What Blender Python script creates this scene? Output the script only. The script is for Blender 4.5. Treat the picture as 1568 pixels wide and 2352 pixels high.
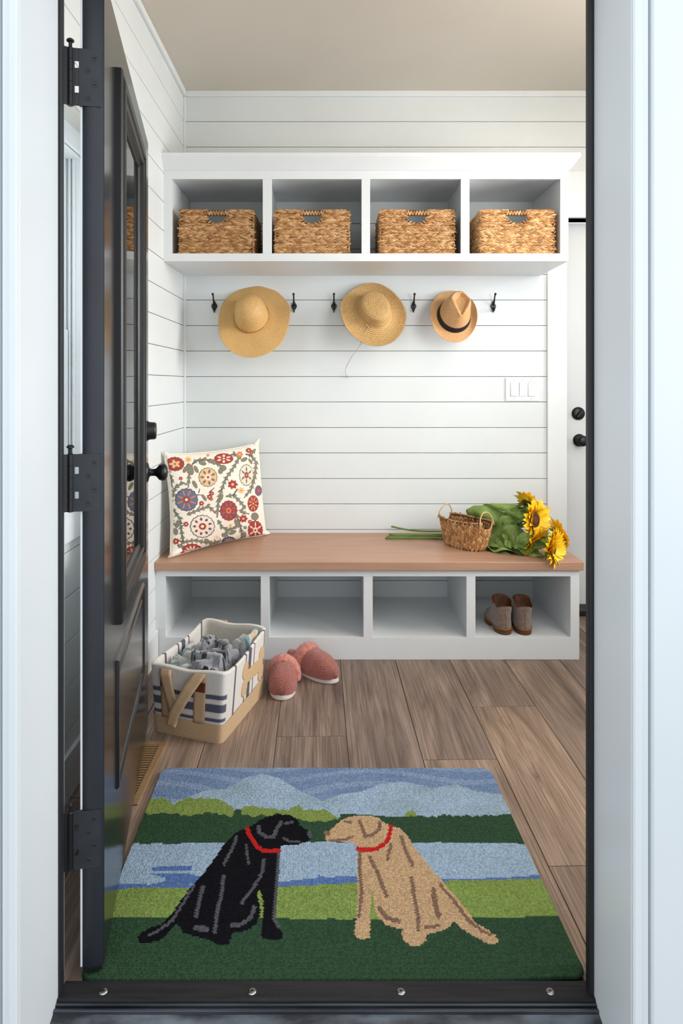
import bpy, math, random
import numpy as np
from mathutils import Vector, Matrix
random.seed(7); rng = np.random.default_rng(7)
S = bpy.context.scene; COL = S.collection
for o in list(bpy.data.objects): bpy.data.objects.remove(o, do_unlink=True)

# ------------------------------------------------------------------ camera
F = 1568.0; VX, VY, EYE = 765.0, 882.0, 1.2126      # focal length in pixels, principal point, eye height
cd = bpy.data.cameras.new('camera'); cam = bpy.data.objects.new('camera', cd); COL.objects.link(cam)
cd.sensor_fit = 'VERTICAL'; cd.sensor_height = 36.0; cd.sensor_width = 24.0; cd.lens = 36.0*F/2352
cd.shift_x = (784-VX)/2352; cd.shift_y = -(1176-VY)/2352; cd.clip_start = 0.02
cam.location = (0, 0, EYE); cam.rotation_euler = (math.pi/2, 0, 0); S.camera = cam

# ------------------------------------------------------------------ light
w = bpy.data.worlds.new('daylight_sky'); S.world = w; w.use_nodes = True
bg = w.node_tree.nodes['Background']; bg.inputs[0].default_value = (0.88, 0.945, 1.0, 1); bg.inputs[1].default_value = 1.04
def area(name, loc, target, sx, sy, power, col, spread=180):
    l = bpy.data.lights.new(name, 'AREA'); l.shape = 'RECTANGLE'; l.size = sx; l.size_y = sy
    l.energy = power; l.color = col; l.spread = math.radians(spread)
    o = bpy.data.objects.new(name, l); COL.objects.link(o); o.location = loc
    o.rotation_euler = (Vector(target)-Vector(loc)).to_track_quat('-Z', 'Y').to_euler(); return o
area('daylight_right_window', (2.66, 2.30, 1.70), (-.78, 2.85, .85), 1.3, 1.2, 31, (0.98, 0.99, 1.0), 130)
area('added_front_light', (1.50, 1.24, 1.70), (-.1, 3.574, .9), 1.0, 1.15, 8.5, (0.97, 0.99, 1.0), 130)  # added fill through an unseen window, balances back wall against left wall
area('daylight_left_window', (-1.3, 1.75, 1.6), (0.3, 2.1, 1.0), 0.7, 1.1, 14, (0.9, 0.96, 1.0))
S.view_settings.view_transform = 'Standard'; S.view_settings.look = 'None'
S.view_settings.gamma = 1.0; S.view_settings.use_curve_mapping = False
S.view_settings.exposure = 0.62

# ------------------------------------------------------------------ helpers
def lin(c):
    c = np.asarray(c, float)/255.0
    return np.where(c <= 0.04045, c/12.92, ((c+0.055)/1.055)**2.4)
def rgb(*c): return tuple(lin(c))+(1.0,)
def P(u, v, Y): return ((u-VX)/F*Y, Y, EYE-(v-VY)/F*Y)      # image point at depth Y -> place

class MB:
    def __init__(s): s.v = []; s.f = []; s.c = None
    def add(s, vs, fs):
        n = len(s.v); s.v += [tuple(map(float, p)) for p in vs]; s.f += [tuple(int(i)+n for i in f) for f in fs]; return s
    def box(s, x0, x1, y0, y1, z0, z1):
        return s.add([(x0,y0,z0),(x1,y0,z0),(x1,y1,z0),(x0,y1,z0),(x0,y0,z1),(x1,y0,z1),(x1,y1,z1),(x0,y1,z1)],
                     [(0,3,2,1),(4,5,6,7),(0,1,5,4),(1,2,6,5),(2,3,7,6),(3,0,4,7)])
    def lathe(s, prof, n=24, M=None, cap=True):            # prof: (r, z) list about local z
        vs = []; k = len(prof)
        for i in range(n):
            a = 2*math.pi*i/n
            for r, z in prof: vs.append(Vector((r*math.cos(a), r*math.sin(a), z)))
        fs = [(i*k+j, ((i+1) % n)*k+j, ((i+1) % n)*k+j+1, i*k+j+1) for i in range(n) for j in range(k-1)]
        if cap:
            fs.append(tuple(i*k+k-1 for i in range(n))); fs.append(tuple(i*k for i in reversed(range(n))))
        if M is not None: vs = [M @ p for p in vs]
        return s.add(vs, fs)
    def tube(s, path, rad, n=8, flat=1.0, up=(0,0,1), cap=True):
        path = [Vector(p) for p in path]; m = len(path); vs = []
        if not hasattr(rad, '__len__'): rad = [rad]*m
        for i, p in enumerate(path):
            t = (path[min(i+1, m-1)]-path[max(i-1, 0)]).normalized()
            a = Vector(up).cross(t)
            if a.length < 1e-4: a = Vector((1, 0, 0)).cross(t)
            a.normalize(); b = t.cross(a)
            for j in range(n):
                q = 2*math.pi*j/n; vs.append(p+a*rad[i]*math.cos(q)+b*rad[i]*flat*math.sin(q))
        fs = [(i*n+j, i*n+(j+1) % n, (i+1)*n+(j+1) % n, (i+1)*n+j) for i in range(m-1) for j in range(n)]
        if cap: fs.append(tuple(reversed(range(n)))); fs.append(tuple((m-1)*n+j for j in range(n)))
        return s.add(vs, fs)
    def prism(s, poly, z0, z1):                             # poly (x, y) extruded in z
        n = len(poly); vs = [(x, y, z0) for x, y in poly]+[(x, y, z1) for x, y in poly]
        return s.add(vs, [tuple(reversed(range(n))), tuple(range(n, 2*n))]+[(i, (i+1) % n, n+(i+1) % n, n+i) for i in range(n)])
    def build(s, name, m, parent=None, smooth=False, bevel=0, at=None):
        me = bpy.data.meshes.new(name); me.from_pydata(s.v, [], s.f)
        return finish(name, me, m, parent, smooth, bevel, at, s.c)
def finish(name, me, m, parent=None, smooth=False, bevel=0, at=None, cols=None):
    me.validate(); me.update()
    if m: me.materials.append(MAT[m] if isinstance(m, str) else m)
    if smooth: me.polygons.foreach_set('use_smooth', [True]*len(me.polygons))
    if cols is not None:
        a = me.color_attributes.new('Col', 'FLOAT_COLOR', 'POINT')
        c = np.ones((len(me.vertices), 4)); c[:, :3] = cols; a.data.foreach_set('color', c.ravel())
    o = bpy.data.objects.new(name, me); COL.objects.link(o)
    if parent: o.parent = parent
    if at is not None: o.location = at
    if bevel:
        b = o.modifiers.new('bevel', 'BEVEL'); b.width = bevel; b.segments = 2; b.limit_method = 'ANGLE'
    return o
def grid_mesh(name, V, m, parent=None, wrap_u=False, wrap_v=False, smooth=True, cols=None, at=None):
    nu, nv = V.shape[:2]; iu = np.arange(nu if wrap_u else nu-1); iv = np.arange(nv if wrap_v else nv-1)
    A, B = np.meshgrid(iu, iv, indexing='ij'); A2 = (A+1) % nu; B2 = (B+1) % nv
    fs = np.stack([A*nv+B, A2*nv+B, A2*nv+B2, A*nv+B2], -1).reshape(-1, 4)
    me = bpy.data.meshes.new(name); n = nu*nv
    me.vertices.add(n); me.vertices.foreach_set('co', V.reshape(-1).astype(np.float32))
    me.loops.add(len(fs)*4); me.loops.foreach_set('vertex_index', fs.reshape(-1).astype(np.int32))
    me.polygons.add(len(fs)); me.polygons.foreach_set('loop_start', np.arange(0, len(fs)*4, 4, dtype=np.int32))
    return finish(name, me, m, parent, smooth, 0, at, None if cols is None else cols.reshape(-1, 3))
def tag(o, label, cat, group=None, kind=None):
    o['label'] = label; o['category'] = cat
    if group: o['group'] = group
    if kind: o['kind'] = kind
    return o
def thing(name, label, cat, loc=(0,0,0), group=None, kind=None, rotz=0):
    o = bpy.data.objects.new(name, None); o.empty_display_size = 0.05; COL.objects.link(o)
    o.location = loc; o.rotation_euler = (0, 0, rotz); return tag(o, label, cat, group, kind)
def part(name, me, parent, M=None):
    o = bpy.data.objects.new(name, me); COL.objects.link(o); o.parent = parent
    if M is not None: o.matrix_basis = M
    return o
def stuff(o): o['kind'] = 'stuff'; return o
def smooth_noise(x, y, seed=0, oct=3):
    r = np.random.default_rng(seed); out = np.zeros_like(x); amp = 1.0
    for k in range(oct):
        for _ in range(4):
            a = r.uniform(0, 2*np.pi); ph = r.uniform(0, 6.28); f = 2**k*r.uniform(.7, 1.3)
            out += amp*np.sin(f*(x*np.cos(a)+y*np.sin(a))*6.28+ph)/4
        amp *= .5
    return out
def inpoly(px, py, poly):
    ins = np.zeros(px.shape, bool); n = len(poly)
    for i in range(n):
        x1, y1 = poly[i]; x2, y2 = poly[(i+1) % n]
        if y1 == y2: continue
        c = ((y1 > py) != (y2 > py)) & (px < (x2-x1)*(py-y1)/(y2-y1)+x1); ins ^= c
    return ins
def dist_line(px, py, pts, want_t=False):
    d = np.full(px.shape, 1e9); tt = np.zeros(px.shape); L = 0.0
    for (x1, y1), (x2, y2) in zip(pts[:-1], pts[1:]):
        dx, dy = x2-x1, y2-y1; l = math.hypot(dx, dy)
        t = np.clip(((px-x1)*dx+(py-y1)*dy)/(l*l), 0, 1); q = np.hypot(px-x1-t*dx, py-y1-t*dy)
        if want_t: tt = np.where(q < d, L+t*l, tt)
        d = np.minimum(d, q); L += l
    return (d, tt) if want_t else d

# ------------------------------------------------------------------ materials
MAT = {}
def mat(name, col, col2=None, rough=0.5, metal=0.0, scale=(8, 8, 8), nscale=1.0, detail=4, bump=0.0, bscale=None,
        attr=False, spec=0.5, sheen=0.0, coat=0.0, rand=0.0, contrast=(0.35, 0.65), sub=0.0):
    m = bpy.data.materials.new(name); MAT[name] = m; m.use_nodes = True; nt = m.node_tree; N = nt.nodes; L = nt.links
    b = N['Principled BSDF']; b.inputs['Roughness'].default_value = rough; b.inputs['Metallic'].default_value = metal
    b.inputs['Specular IOR Level'].default_value = spec
    if sheen: b.inputs['Sheen Weight'].default_value = sheen; b.inputs['Sheen Roughness'].default_value = .6
    if coat: b.inputs['Coat Weight'].default_value = coat; b.inputs['Coat Roughness'].default_value = .15
    tc = N.new('ShaderNodeTexCoord'); mp = N.new('ShaderNodeMapping'); mp.inputs['Scale'].default_value = scale
    L.new(tc.outputs['Object'], mp.inputs['Vector']); vec = mp.outputs[0]
    if rand:
        oi = N.new('ShaderNodeObjectInfo'); ml = N.new('ShaderNodeMath'); ml.operation = 'MULTIPLY'; ml.inputs[1].default_value = 57.0
        L.new(oi.outputs['Random'], ml.inputs[0]); ad = N.new('ShaderNodeVectorMath'); ad.operation = 'ADD'
        L.new(vec, ad.inputs[0]); L.new(ml.outputs[0], ad.inputs[1]); vec = ad.outputs[0]
    nz = N.new('ShaderNodeTexNoise'); nz.inputs['Scale'].default_value = nscale; nz.inputs['Detail'].default_value = detail
    L.new(vec, nz.inputs['Vector'])
    cr = N.new('ShaderNodeValToRGB'); cr.color_ramp.elements[0].position = contrast[0]; cr.color_ramp.elements[1].position = contrast[1]
    c2 = col2 or col; cr.color_ramp.elements[0].color = rgb(*c2); cr.color_ramp.elements[1].color = rgb(*col)
    L.new(nz.outputs['Fac'], cr.inputs['Fac']); out = cr.outputs['Color']
    if attr:
        at = N.new('ShaderNodeAttribute'); at.attribute_name = 'Col'; mx = N.new('ShaderNodeMix'); mx.data_type = 'RGBA'; mx.blend_type = 'MULTIPLY'
        mx.inputs[0].default_value = 1.0; L.new(at.outputs['Color'], mx.inputs[6]); L.new(out, mx.inputs[7]); out = mx.outputs[2]
    if rand:
        hs = N.new('ShaderNodeHueSaturation'); mr = N.new('ShaderNodeMapRange'); mr.inputs[3].default_value = 1-rand; mr.inputs[4].default_value = 1+rand
        L.new(oi.outputs['Random'], mr.inputs[0]); L.new(mr.outputs[0], hs.inputs['Value']); L.new(out, hs.inputs['Color']); out = hs.outputs[0]
    L.new(out, b.inputs['Base Color'])
    if bump:
        n2 = N.new('ShaderNodeTexNoise'); n2.inputs['Scale'].default_value = bscale or 200; n2.inputs['Detail'].default_value = 3
        L.new(tc.outputs['Object'], n2.inputs['Vector']); bp = N.new('ShaderNodeBump'); bp.inputs['Strength'].default_value = bump
        bp.inputs['Distance'].default_value = .002; L.new(n2.outputs['Fac'], bp.inputs['Height']); L.new(bp.outputs[0], b.inputs['Normal'])
    m['bsdf'] = 1; return m
mat('white_wall', (226,230,230), (222,226,226), rough=.45, scale=(3,3,3), bump=.03, bscale=60)
mat('white_paint', (232,235,236), (229,232,233), rough=.35, scale=(3,3,3))
mat('wall_back', (170,170,168), rough=.9)
mat('ceiling_paint', (216,207,195), (213,204,191), rough=.9, scale=(2,2,2))
mat('jamb_white', (217,221,224), (213,218,221), rough=.3, scale=(2,2,2), bump=.02, bscale=80)
mat('black_seal', (24,24,28), (30,30,34), rough=.5, spec=.4)
mat('black_door', (28,26,29), (33,31,33), rough=.2, scale=(2,2,2), coat=.25, bump=.05, bscale=260)
mat('black_edge', (30,34,42), (36,40,48), rough=.36, scale=(6,6,6), bump=.25, bscale=420)
mat('black_metal', (12,12,14), (18,18,21), rough=.38, spec=.5, bump=.08, bscale=500)
mat('hinge_metal', (34,38,44), (42,46,52), rough=.45, scale=(20,20,20), bump=.06, bscale=600)
mat('steel', (190,190,190), (120,120,120), rough=.3, metal=1.0, scale=(90,90,90))
mat('sill_wood', (20,19,20), (42,40,42), spec=.25, rough=.6, scale=(6,120,120), contrast=(.3,.8), bump=.25, bscale=180)
mat('sill_metal', (92,96,104), (58,60,68), rough=.38, metal=.7, scale=(4,60,60))
mat('sill_worn', (38,39,44), (104,110,118), rough=.6, scale=(9,22,22), contrast=(.36,.62), detail=8)
mat('bench_wood', (192,152,126), (176,134,108), rough=.42, scale=(1.6,16,16), nscale=2, detail=8, contrast=(.2,.8), bump=.05, bscale=120)
mat('register', (158,126,88), (146,114,78), rough=.45, metal=.1, scale=(9,9,9))
mat('dark_void', (14,13,13), rough=.9)
mat('concrete', (150,148,145), (135,133,131), rough=.9, scale=(6,6,6))
mat('weave', (255,255,255), (196,170,140), rough=.6, attr=True, scale=(70,70,70), contrast=(.3,.75))
mat('weave_core', (104,72,42), (70,46,26), rough=.85, scale=(60,60,60))
mat('straw', (255,255,255), (215,205,190), rough=.55, attr=True, scale=(320,320,320), contrast=(.3,.7), bump=.25, bscale=600)
mat('gold', (214,164,84), rough=.28, metal=1.0)
mat('cord', (214,180,128), (196,160,108), rough=.7, scale=(400,400,400))
mat('ribbon', (18,14,18), rough=.6, scale=(90,90,90))
mat('pillow_cloth', (255,255,255), (238,234,230), rough=.85, attr=True, scale=(260,260,260), bump=.06, bscale=700)
mat('rug_wool', (255,255,255), (196,196,196), rough=.95, attr=True, scale=(330,520,330), contrast=(.3,.6), bump=.25, bscale=420, spec=.1)
mat('bin_cloth', (255,255,255), (236,234,234), rough=.9, attr=True, scale=(300,300,300), bump=.1, bscale=800)
mat('burlap', (208,176,140), (184,152,116), rough=.9, scale=(420,420,420), bump=.2, bscale=900)
mat('leather', (112,52,28), (86,38,20), rough=.5, scale=(40,40,40))
mat('fleece', (255,255,255), (205,205,208), rough=.95, attr=True, scale=(180,180,180), sheen=.3, bump=.4, bscale=500)
mat('terry', (176,104,90), (138,74,64), rough=.95, scale=(280,280,280), sheen=.35, bump=1.0, bscale=330, contrast=(.35,.6))
mat('fur', (218,140,122), (194,110,92), rough=.95, scale=(90,200,90), sheen=.5, bump=.8, bscale=240)
mat('sole_white', (226,216,206), (214,204,194), rough=.8, scale=(30,30,30))
mat('suede', (132,112,100), (112,92,80), rough=.92, scale=(60,60,60), sheen=.3, bump=.2, bscale=700)
mat('boot_sole', (104,62,34), (70,40,24), rough=.5, scale=(40,40,160))
mat('boot_lining', (120,72,34), (70,38,18), rough=.7, scale=(24,24,24))
mat('welt', (176,120,48), (150,98,38), rough=.5)
mat('petal', (255,220,40), (255,196,16), rough=.5, scale=(30,30,30), rand=.06)
mat('disk', (48,32,14), (26,16,8), rough=.9, scale=(300,300,300), bump=.8, bscale=500)
mat('disk_rim', (104,62,14), (62,34,10), rough=.9, scale=(300,300,300), bump=.8, bscale=500)
mat('stem', (108,138,62), (88,118,50), rough=.5, scale=(20,20,20))
mat('leaf', (148,172,92), (116,144,70), rough=.5, scale=(40,40,40), rand=.12, bump=.2, bscale=90)
mat('sepal', (130,160,40), (100,135,40), rough=.5)
mat('switch_white', (246,247,247), rough=.3)
mat('plate_slot', (190,190,188), rough=.5)
def glass(name, tint=(1,1,1)):
    m = bpy.data.materials.new(name); MAT[name] = m; m.use_nodes = True; nt = m.node_tree; N = nt.nodes; N.remove(N['Principled BSDF'])
    t = N.new('ShaderNodeBsdfTransparent'); t.inputs[0].default_value = (*tint, 1); g = N.new('ShaderNodeBsdfGlossy'); g.inputs['Roughness'].default_value = .0
    fr = N.new('ShaderNodeFresnel'); fr.inputs[0].default_value = 1.55; mx = N.new('ShaderNodeMixShader')
    nt.links.new(fr.outputs[0], mx.inputs[0]); nt.links.new(t.outputs[0], mx.inputs[1]); nt.links.new(g.outputs[0], mx.inputs[2])
    nt.links.new(mx.outputs[0], N['Material Output'].inputs[0])
glass('glass')
def floor_wood():
    m = bpy.data.materials.new('floor_wood'); MAT['floor_wood'] = m; m.use_nodes = True; nt = m.node_tree; N = nt.nodes; L = nt.links
    b = N['Principled BSDF']; b.inputs['Roughness'].default_value = .5; b.inputs['Specular IOR Level'].default_value = .35
    tc = N.new('ShaderNodeTexCoord'); oi = N.new('ShaderNodeObjectInfo'); ml = N.new('ShaderNodeMath'); ml.operation = 'MULTIPLY'; ml.inputs[1].default_value = 31.7
    L.new(oi.outputs['Random'], ml.inputs[0])
    def nz(scale, detail, dist=0.0, rough=.5):
        mp = N.new('ShaderNodeMapping'); mp.inputs['Scale'].default_value = scale; L.new(tc.outputs['Object'], mp.inputs[0])
        ad = N.new('ShaderNodeVectorMath'); ad.operation = 'ADD'; L.new(mp.outputs[0], ad.inputs[0]); L.new(ml.outputs[0], ad.inputs[1])
        n = N.new('ShaderNodeTexNoise'); n.inputs['Scale'].default_value = 1; n.inputs['Detail'].default_value = detail; n.inputs['Distortion'].default_value = dist
        n.inputs['Roughness'].default_value = rough
        L.new(ad.outputs[0], n.inputs['Vector']); return n.outputs['Fac']
    def ramp(fac, stops):
        c = N.new('ShaderNodeValToRGB'); e = c.color_ramp.elements
        for i, (p, q) in enumerate(stops):
            if i > 1: e.new(p)
            e[i].position = p; e[i].color = rgb(*q) if len(q) == 3 else q
        L.new(fac, c.inputs[0]); return c.outputs[0]
    def mix(a, bb, mode, f):
        x = N.new('ShaderNodeMix'); x.data_type = 'RGBA'; x.blend_type = mode
        if isinstance(f, float): x.inputs[0].default_value = f
        else: L.new(f, x.inputs[0])
        L.new(a, x.inputs[6]); L.new(bb, x.inputs[7]); return x.outputs[2]
    big = ramp(nz((11, 1.3, 1), 5, 1.4), [(.26, (112,99,92)), (.42, (152,137,127)), (.55, (171,155,144)), (.72, (194,178,166))])
    grain = ramp(nz((230, 3.2, 1), 6, 0.2, .6), [(.30, (150,134,124)), (.60, (255,255,255))])
    c = mix(big, grain, 'MULTIPLY', .75)
    fleck = ramp(nz((70, 16, 1), 9, 1.2, .75), [(.60, (0,0,0,1)), (.70, (1,1,1,1))])
    lm = N.new('ShaderNodeMath'); lm.operation = 'MULTIPLY'; lm.inputs[1].default_value = .35; L.new(fleck, lm.inputs[0])
    pale = N.new('ShaderNodeRGB'); pale.outputs[0].default_value = rgb(205,190,175)
    c = mix(c, pale.outputs[0], 'MIX', lm.outputs[0])
    dk = ramp(nz((18, 1.8, 1), 7, 3.0, .65), [(.58, (0,0,0,1)), (.74, (1,1,1,1))])
    l2 = N.new('ShaderNodeMath'); l2.operation = 'MULTIPLY'; l2.inputs[1].default_value = .55; L.new(dk, l2.inputs[0])
    dc = N.new('ShaderNodeRGB'); dc.outputs[0].default_value = rgb(74,58,50); c = mix(c, dc.outputs[0], 'MIX', l2.outputs[0])
    at = N.new('ShaderNodeAttribute'); at.attribute_type = 'OBJECT'; at.attribute_name = 'tone'
    tn = ramp(at.outputs['Fac'], [(0.0, (214,206,204)), (1.0, (255,240,222))]); c = mix(c, tn, 'MULTIPLY', 1.0)
    L.new(c, b.inputs['Base Color'])
    bp = N.new('ShaderNodeBump'); bp.inputs['Strength'].default_value = .12; bp.inputs['Distance'].default_value = .002
    L.new(nz((220, 6, 1), 6), bp.inputs['Height']); L.new(bp.outputs[0], b.inputs['Normal'])
floor_wood()

# ------------------------------------------------------------------ the room
XL, XR, YW, YF, ZC = -0.782, 2.45, 3.574, 1.42, 2.744
fl = MB().box(XL-.02, XR+.02, YF-.06, YW+.12, -.06, -.008).build('floor', 'wall_back')
tag(fl, 'brown grey wood look plank floor of the mudroom', 'floor', kind='structure')
PW = .2405; TH = math.radians(1.3)
def plank(i, ya, yb, tone):
    x = .285+PW*i
    c = np.array([x+PW/2, 2.4]); ca, sa = math.cos(-TH), math.sin(-TH)
    wv = PW/2-.0012
    o = MB().box(-wv, wv, ya-2.4+.0012, yb-2.4-.0012, -.012, 0).build('plank', 'floor_wood', fl, bevel=.0012)
    # shear of the run about y = 2.4 (boards lie slightly askew to the walls)
    o.location = (c[0], 2.4, 0); o.rotation_euler = (0, 0, TH); o['tone'] = float(tone); return o
joints = {-5: [2.0], -4: [2.6], -3: [1.9, 2.9], -2: [2.35], -1: [1.75], 0: [2.205], 1: [1.72, 2.568], 2: [3.0], 3: [2.2], 4: [2.7], 5: [1.9], 6: [2.4, 3.2], 7: [2.1], 8: [2.8]}
tones = {0: (.9, .3), 1: (.8, 1, .35), -1: (.5, .15), -2: (.3, .2)}
for i, js in joints.items():
    ys = [YF-.07]+js+[YW+.09]
    for k, (a, b_) in enumerate(zip(ys[:-1], ys[1:])):
        t = tones.get(i, ())[k] if k < len(tones.get(i, ())) else random.random()
        plank(i, a, b_, t)
tag(MB().box(XL-.1, XR+.1, YF-.2, YW+.15, ZC, ZC+.05).build('ceiling', 'ceiling_paint'), 'flat warm white painted ceiling', 'ceiling', kind='structure')
# shiplap walls
Z0, PZ = .9847-8*.1335, .1335
zl = [Z0+k*PZ for k in range(0, 24) if Z0+(k+1)*PZ > 0.001 and Z0+k*PZ < ZC]
wb = MB().box(XL-.1, 1.2195, YW+.012, YW+.11, 0, ZC).box(1.2195, 2.03, YW+.012, YW+.11, 2.083, ZC).box(2.03, XR+.1, YW+.012, YW+.11, 0, ZC).build('wall_back', 'wall_back')
tag(wb, 'white horizontal shiplap wall behind the bench and hats', 'wall', kind='structure')
def boards(parent, spans_fn, mk):
    for z in zl:
        z1 = min(ZC, z+PZ)-.0014; z0 = max(z, 0)+.0014
        if z1-z0 < .01: continue
        for a, b_ in spans_fn((z0+z1)/2): mk(a, b_, z0, z1)
def back_span(z):
    if z < 2.325: return [(XL, 1.118), (2.13, XR)]
    return [(XL, XR)]
boards(wb, back_span, lambda a, b_, z0, z1: MB().box(a, b_, YW, YW+.012, z0, z1).build('board', 'white_wall', wb, bevel=.0012))
WY0, WY1, WZ0, WZ1 = 1.52, 2.125, .84, 1.915           # left window opening
wl = MB()
wl.box(XL-.12, XL-.012, YF-.1, WY0, 0, ZC).box(XL-.12, XL-.012, WY1, YW+.1, 0, ZC).box(XL-.12, XL-.012, WY0, WY1, 0, WZ0).box(XL-.12, XL-.012, WY0, WY1, WZ1, ZC)
wl = wl.build('wall_left', 'wall_back'); tag(wl, 'white shiplap side wall with a window behind the open door', 'wall', kind='structure')
def left_span(z):
    if WZ0-.02 < z < WZ1+.02: return [(YF, WY0), (WY1, YW)]
    return [(YF, YW)]
boards(wl, left_span, lambda a, b_, z0, z1: MB().box(XL-.012, XL, a, b_, z0, z1).build('board', 'white_wall', wl, bevel=.0012))
RY0, RY1, RZ0, RZ1 = 1.62, 2.98, 1.0, 2.3              # right window opening
wr = MB().box(XR, XR+.12, YF-.1, RY0, 0, ZC).box(XR, XR+.12, RY1, YW+.1, 0, ZC).box(XR, XR+.12, RY0, RY1, 0, RZ0).box(XR, XR+.12, RY0, RY1, RZ1, ZC).build('wall_right', 'white_wall')
tag(wr, 'plain white wall at the far right of the mudroom', 'wall', kind='structure')
JL, JR, DZ = -.536, .509, 2.075                         # clear faces of the entry jambs
wf = MB().box(XL-.7, JL-.03, 1.19, YF, -.12, ZC).box(JR+.03, .95, 1.19, YF, -.12, ZC).box(2.05, XR+.7, 1.19, YF, -.12, ZC).box(.95, 2.05, 1.19, YF, -.12, 1.05).box(.95, 2.05, 1.19, YF, 2.3, ZC).box(JL-.03, JR+.03, 1.19, YF, DZ+.03, ZC).build('wall_front', 'white_wall')
tag(wf, 'outer wall around the entry doorway', 'wall', kind='structure')
tag(MB().box(-2.6, 2.6, -1.6, 1.18, -.26, -.16).build('porch_floor', 'concrete'), 'grey concrete porch slab outside the doorway', 'floor', kind='structure')
# entry jambs, seals, casings
n_trim = [0]
def trim(mb, label, m='white_paint', **k):
    n_trim[0] += 1; return tag(mb.build('trim_%d' % n_trim[0], m, **k), label, 'trim', kind='structure')
jl = trim(MB().box(JL-.03, JL, 1.167, 1.352, -.1, DZ).box(JL-.03, JL-.02, 1.352, YF-.005, -.1, DZ), 'white entry door jamb on the hinge side', 'jamb_white', bevel=.002)
MB().box(JL, JL+.006, 1.33, 1.346, -.02, DZ).build('weatherstrip', 'black_seal', jl, bevel=.002)
jr = trim(MB().box(JR, JR+.03, 1.167, 1.352, -.1, DZ).box(JR+.02, JR+.03, 1.352, YF-.005, -.1, DZ), 'pale white entry door jamb on the latch side', 'jamb_white', bevel=.002)
MB().box(JR-.0105, JR, 1.33, 1.352, -.02, DZ).build('weatherstrip', 'black_seal', jr, bevel=.004)
trim(MB().box(JL-.03, JR+.03, 1.167, YF-.005, DZ, DZ+.03), 'white head jamb over the entry doorway', 'jamb_white')
prof = [(0, .02), (0, -.006), (.003, -.009), (.013, -.009), (.0155, -.006), (.0165, .006), (.022, .012), (.031, .013), (.034, .0), (.037, -.004), (.125, -.004), (.125, .022)]
trim(MB().prism([(JR+.001+x, 1.168+y) for x, y in prof], -.16, DZ+.1), 'moulded white outer casing right of the doorway', 'jamb_white')
trim(MB().prism([(JL-.001-x, 1.168+y) for x, y in reversed(prof)], -.16, DZ+.1), 'moulded white outer casing left of the doorway', 'jamb_white')
# crowns, corner bead, baseboards
trim(MB().prism([(XL, 0), (XL+.018, 0), (XL+.018, .006), (XL, .03)][::-1], 0, 1) if False else MB().box(XL, XL+.016, YF, YW, ZC-.03, ZC), 'thin white ceiling moulding along the left shiplap wall', bevel=.003)
trim(MB().box(XL+.016, XR, YW-.016, YW, ZC-.03, ZC), 'thin white ceiling moulding along the back shiplap wall', bevel=.003)
trim(MB().box(XL, XL+.012, YW-.012, YW, .44, ZC-.031), 'narrow white corner bead between the shiplap walls', bevel=.002)
def base(mb, name, label): tag(mb.build(name, 'white_paint', bevel=.003), label, 'baseboard', kind='structure')
base(MB().box(XL, XL+.014, YF, 2.998, 0, .135), 'baseboard_left', 'white baseboard on the left wall behind the open door')
base(MB().box(2.135, XR, YW-.014, YW, 0, .135), 'baseboard_back', 'white baseboard right of the white inner door')
# inner white door
d2 = MB().box(1.2225, 2.027, YW+.1, YW+.14, .012, 2.078).build('door_2', 'white_paint'); tag(d2, 'white inner door with black knob and deadbolt', 'door', kind='structure')
def lathe_obj(name, prof, m, parent, loc, axis, n=28):
    M = Matrix.Translation(loc) @ Vector(axis).to_track_quat('Z', 'Y').to_matrix().to_4x4()
    return MB().lathe(prof, n, M).build(name, m, parent, smooth=True)
KN = [(.034,0),(.034,.003),(.031,.008),(.016,.012),(.012,.016),(.012,.03),(.016,.036),(.026,.044),(.0295,.054),(.027,.064),(.016,.071),(.004,.072)]
k2 = lathe_obj('knob', KN, 'black_metal', d2, (1.323, YW+.1, .91), (0,-1,0))
db2 = lathe_obj('deadbolt', [(.035,0),(.035,.006),(.031,.014),(.012,.016)], 'black_metal', d2, (1.317, YW+.1, 1.054), (0,-1,0))
MB().box(-.006,.006,-.012,.012,-.022,.022).build('thumb_turn', 'black_metal', db2, bevel=.003, at=(1.317, YW+.076, 1.054)).rotation_euler = (0, math.radians(35), 0)
trim(MB().box(1.118, 1.2195, YW-.012, YW+.1, 0, 2.083), 'wide white casing left of the inner door', bevel=.002)
trim(MB().box(2.03, 2.13, YW-.012, YW+.1, 0, 2.083), 'wide white casing right of the inner door', bevel=.002)
trim(MB().box(1.118, 2.13, YW-.014, YW+.1, 2.083, 2.325), 'tall flat white header above the inner door', bevel=.002)
MB_t = MB().box(1.2195, 2.03, YW-.01, YW+.1, 0, .03)
tag(MB_t.build('door_sill', 'black_seal', bevel=.004), 'low black sill under the white inner door', 'sill', kind='structure')
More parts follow.
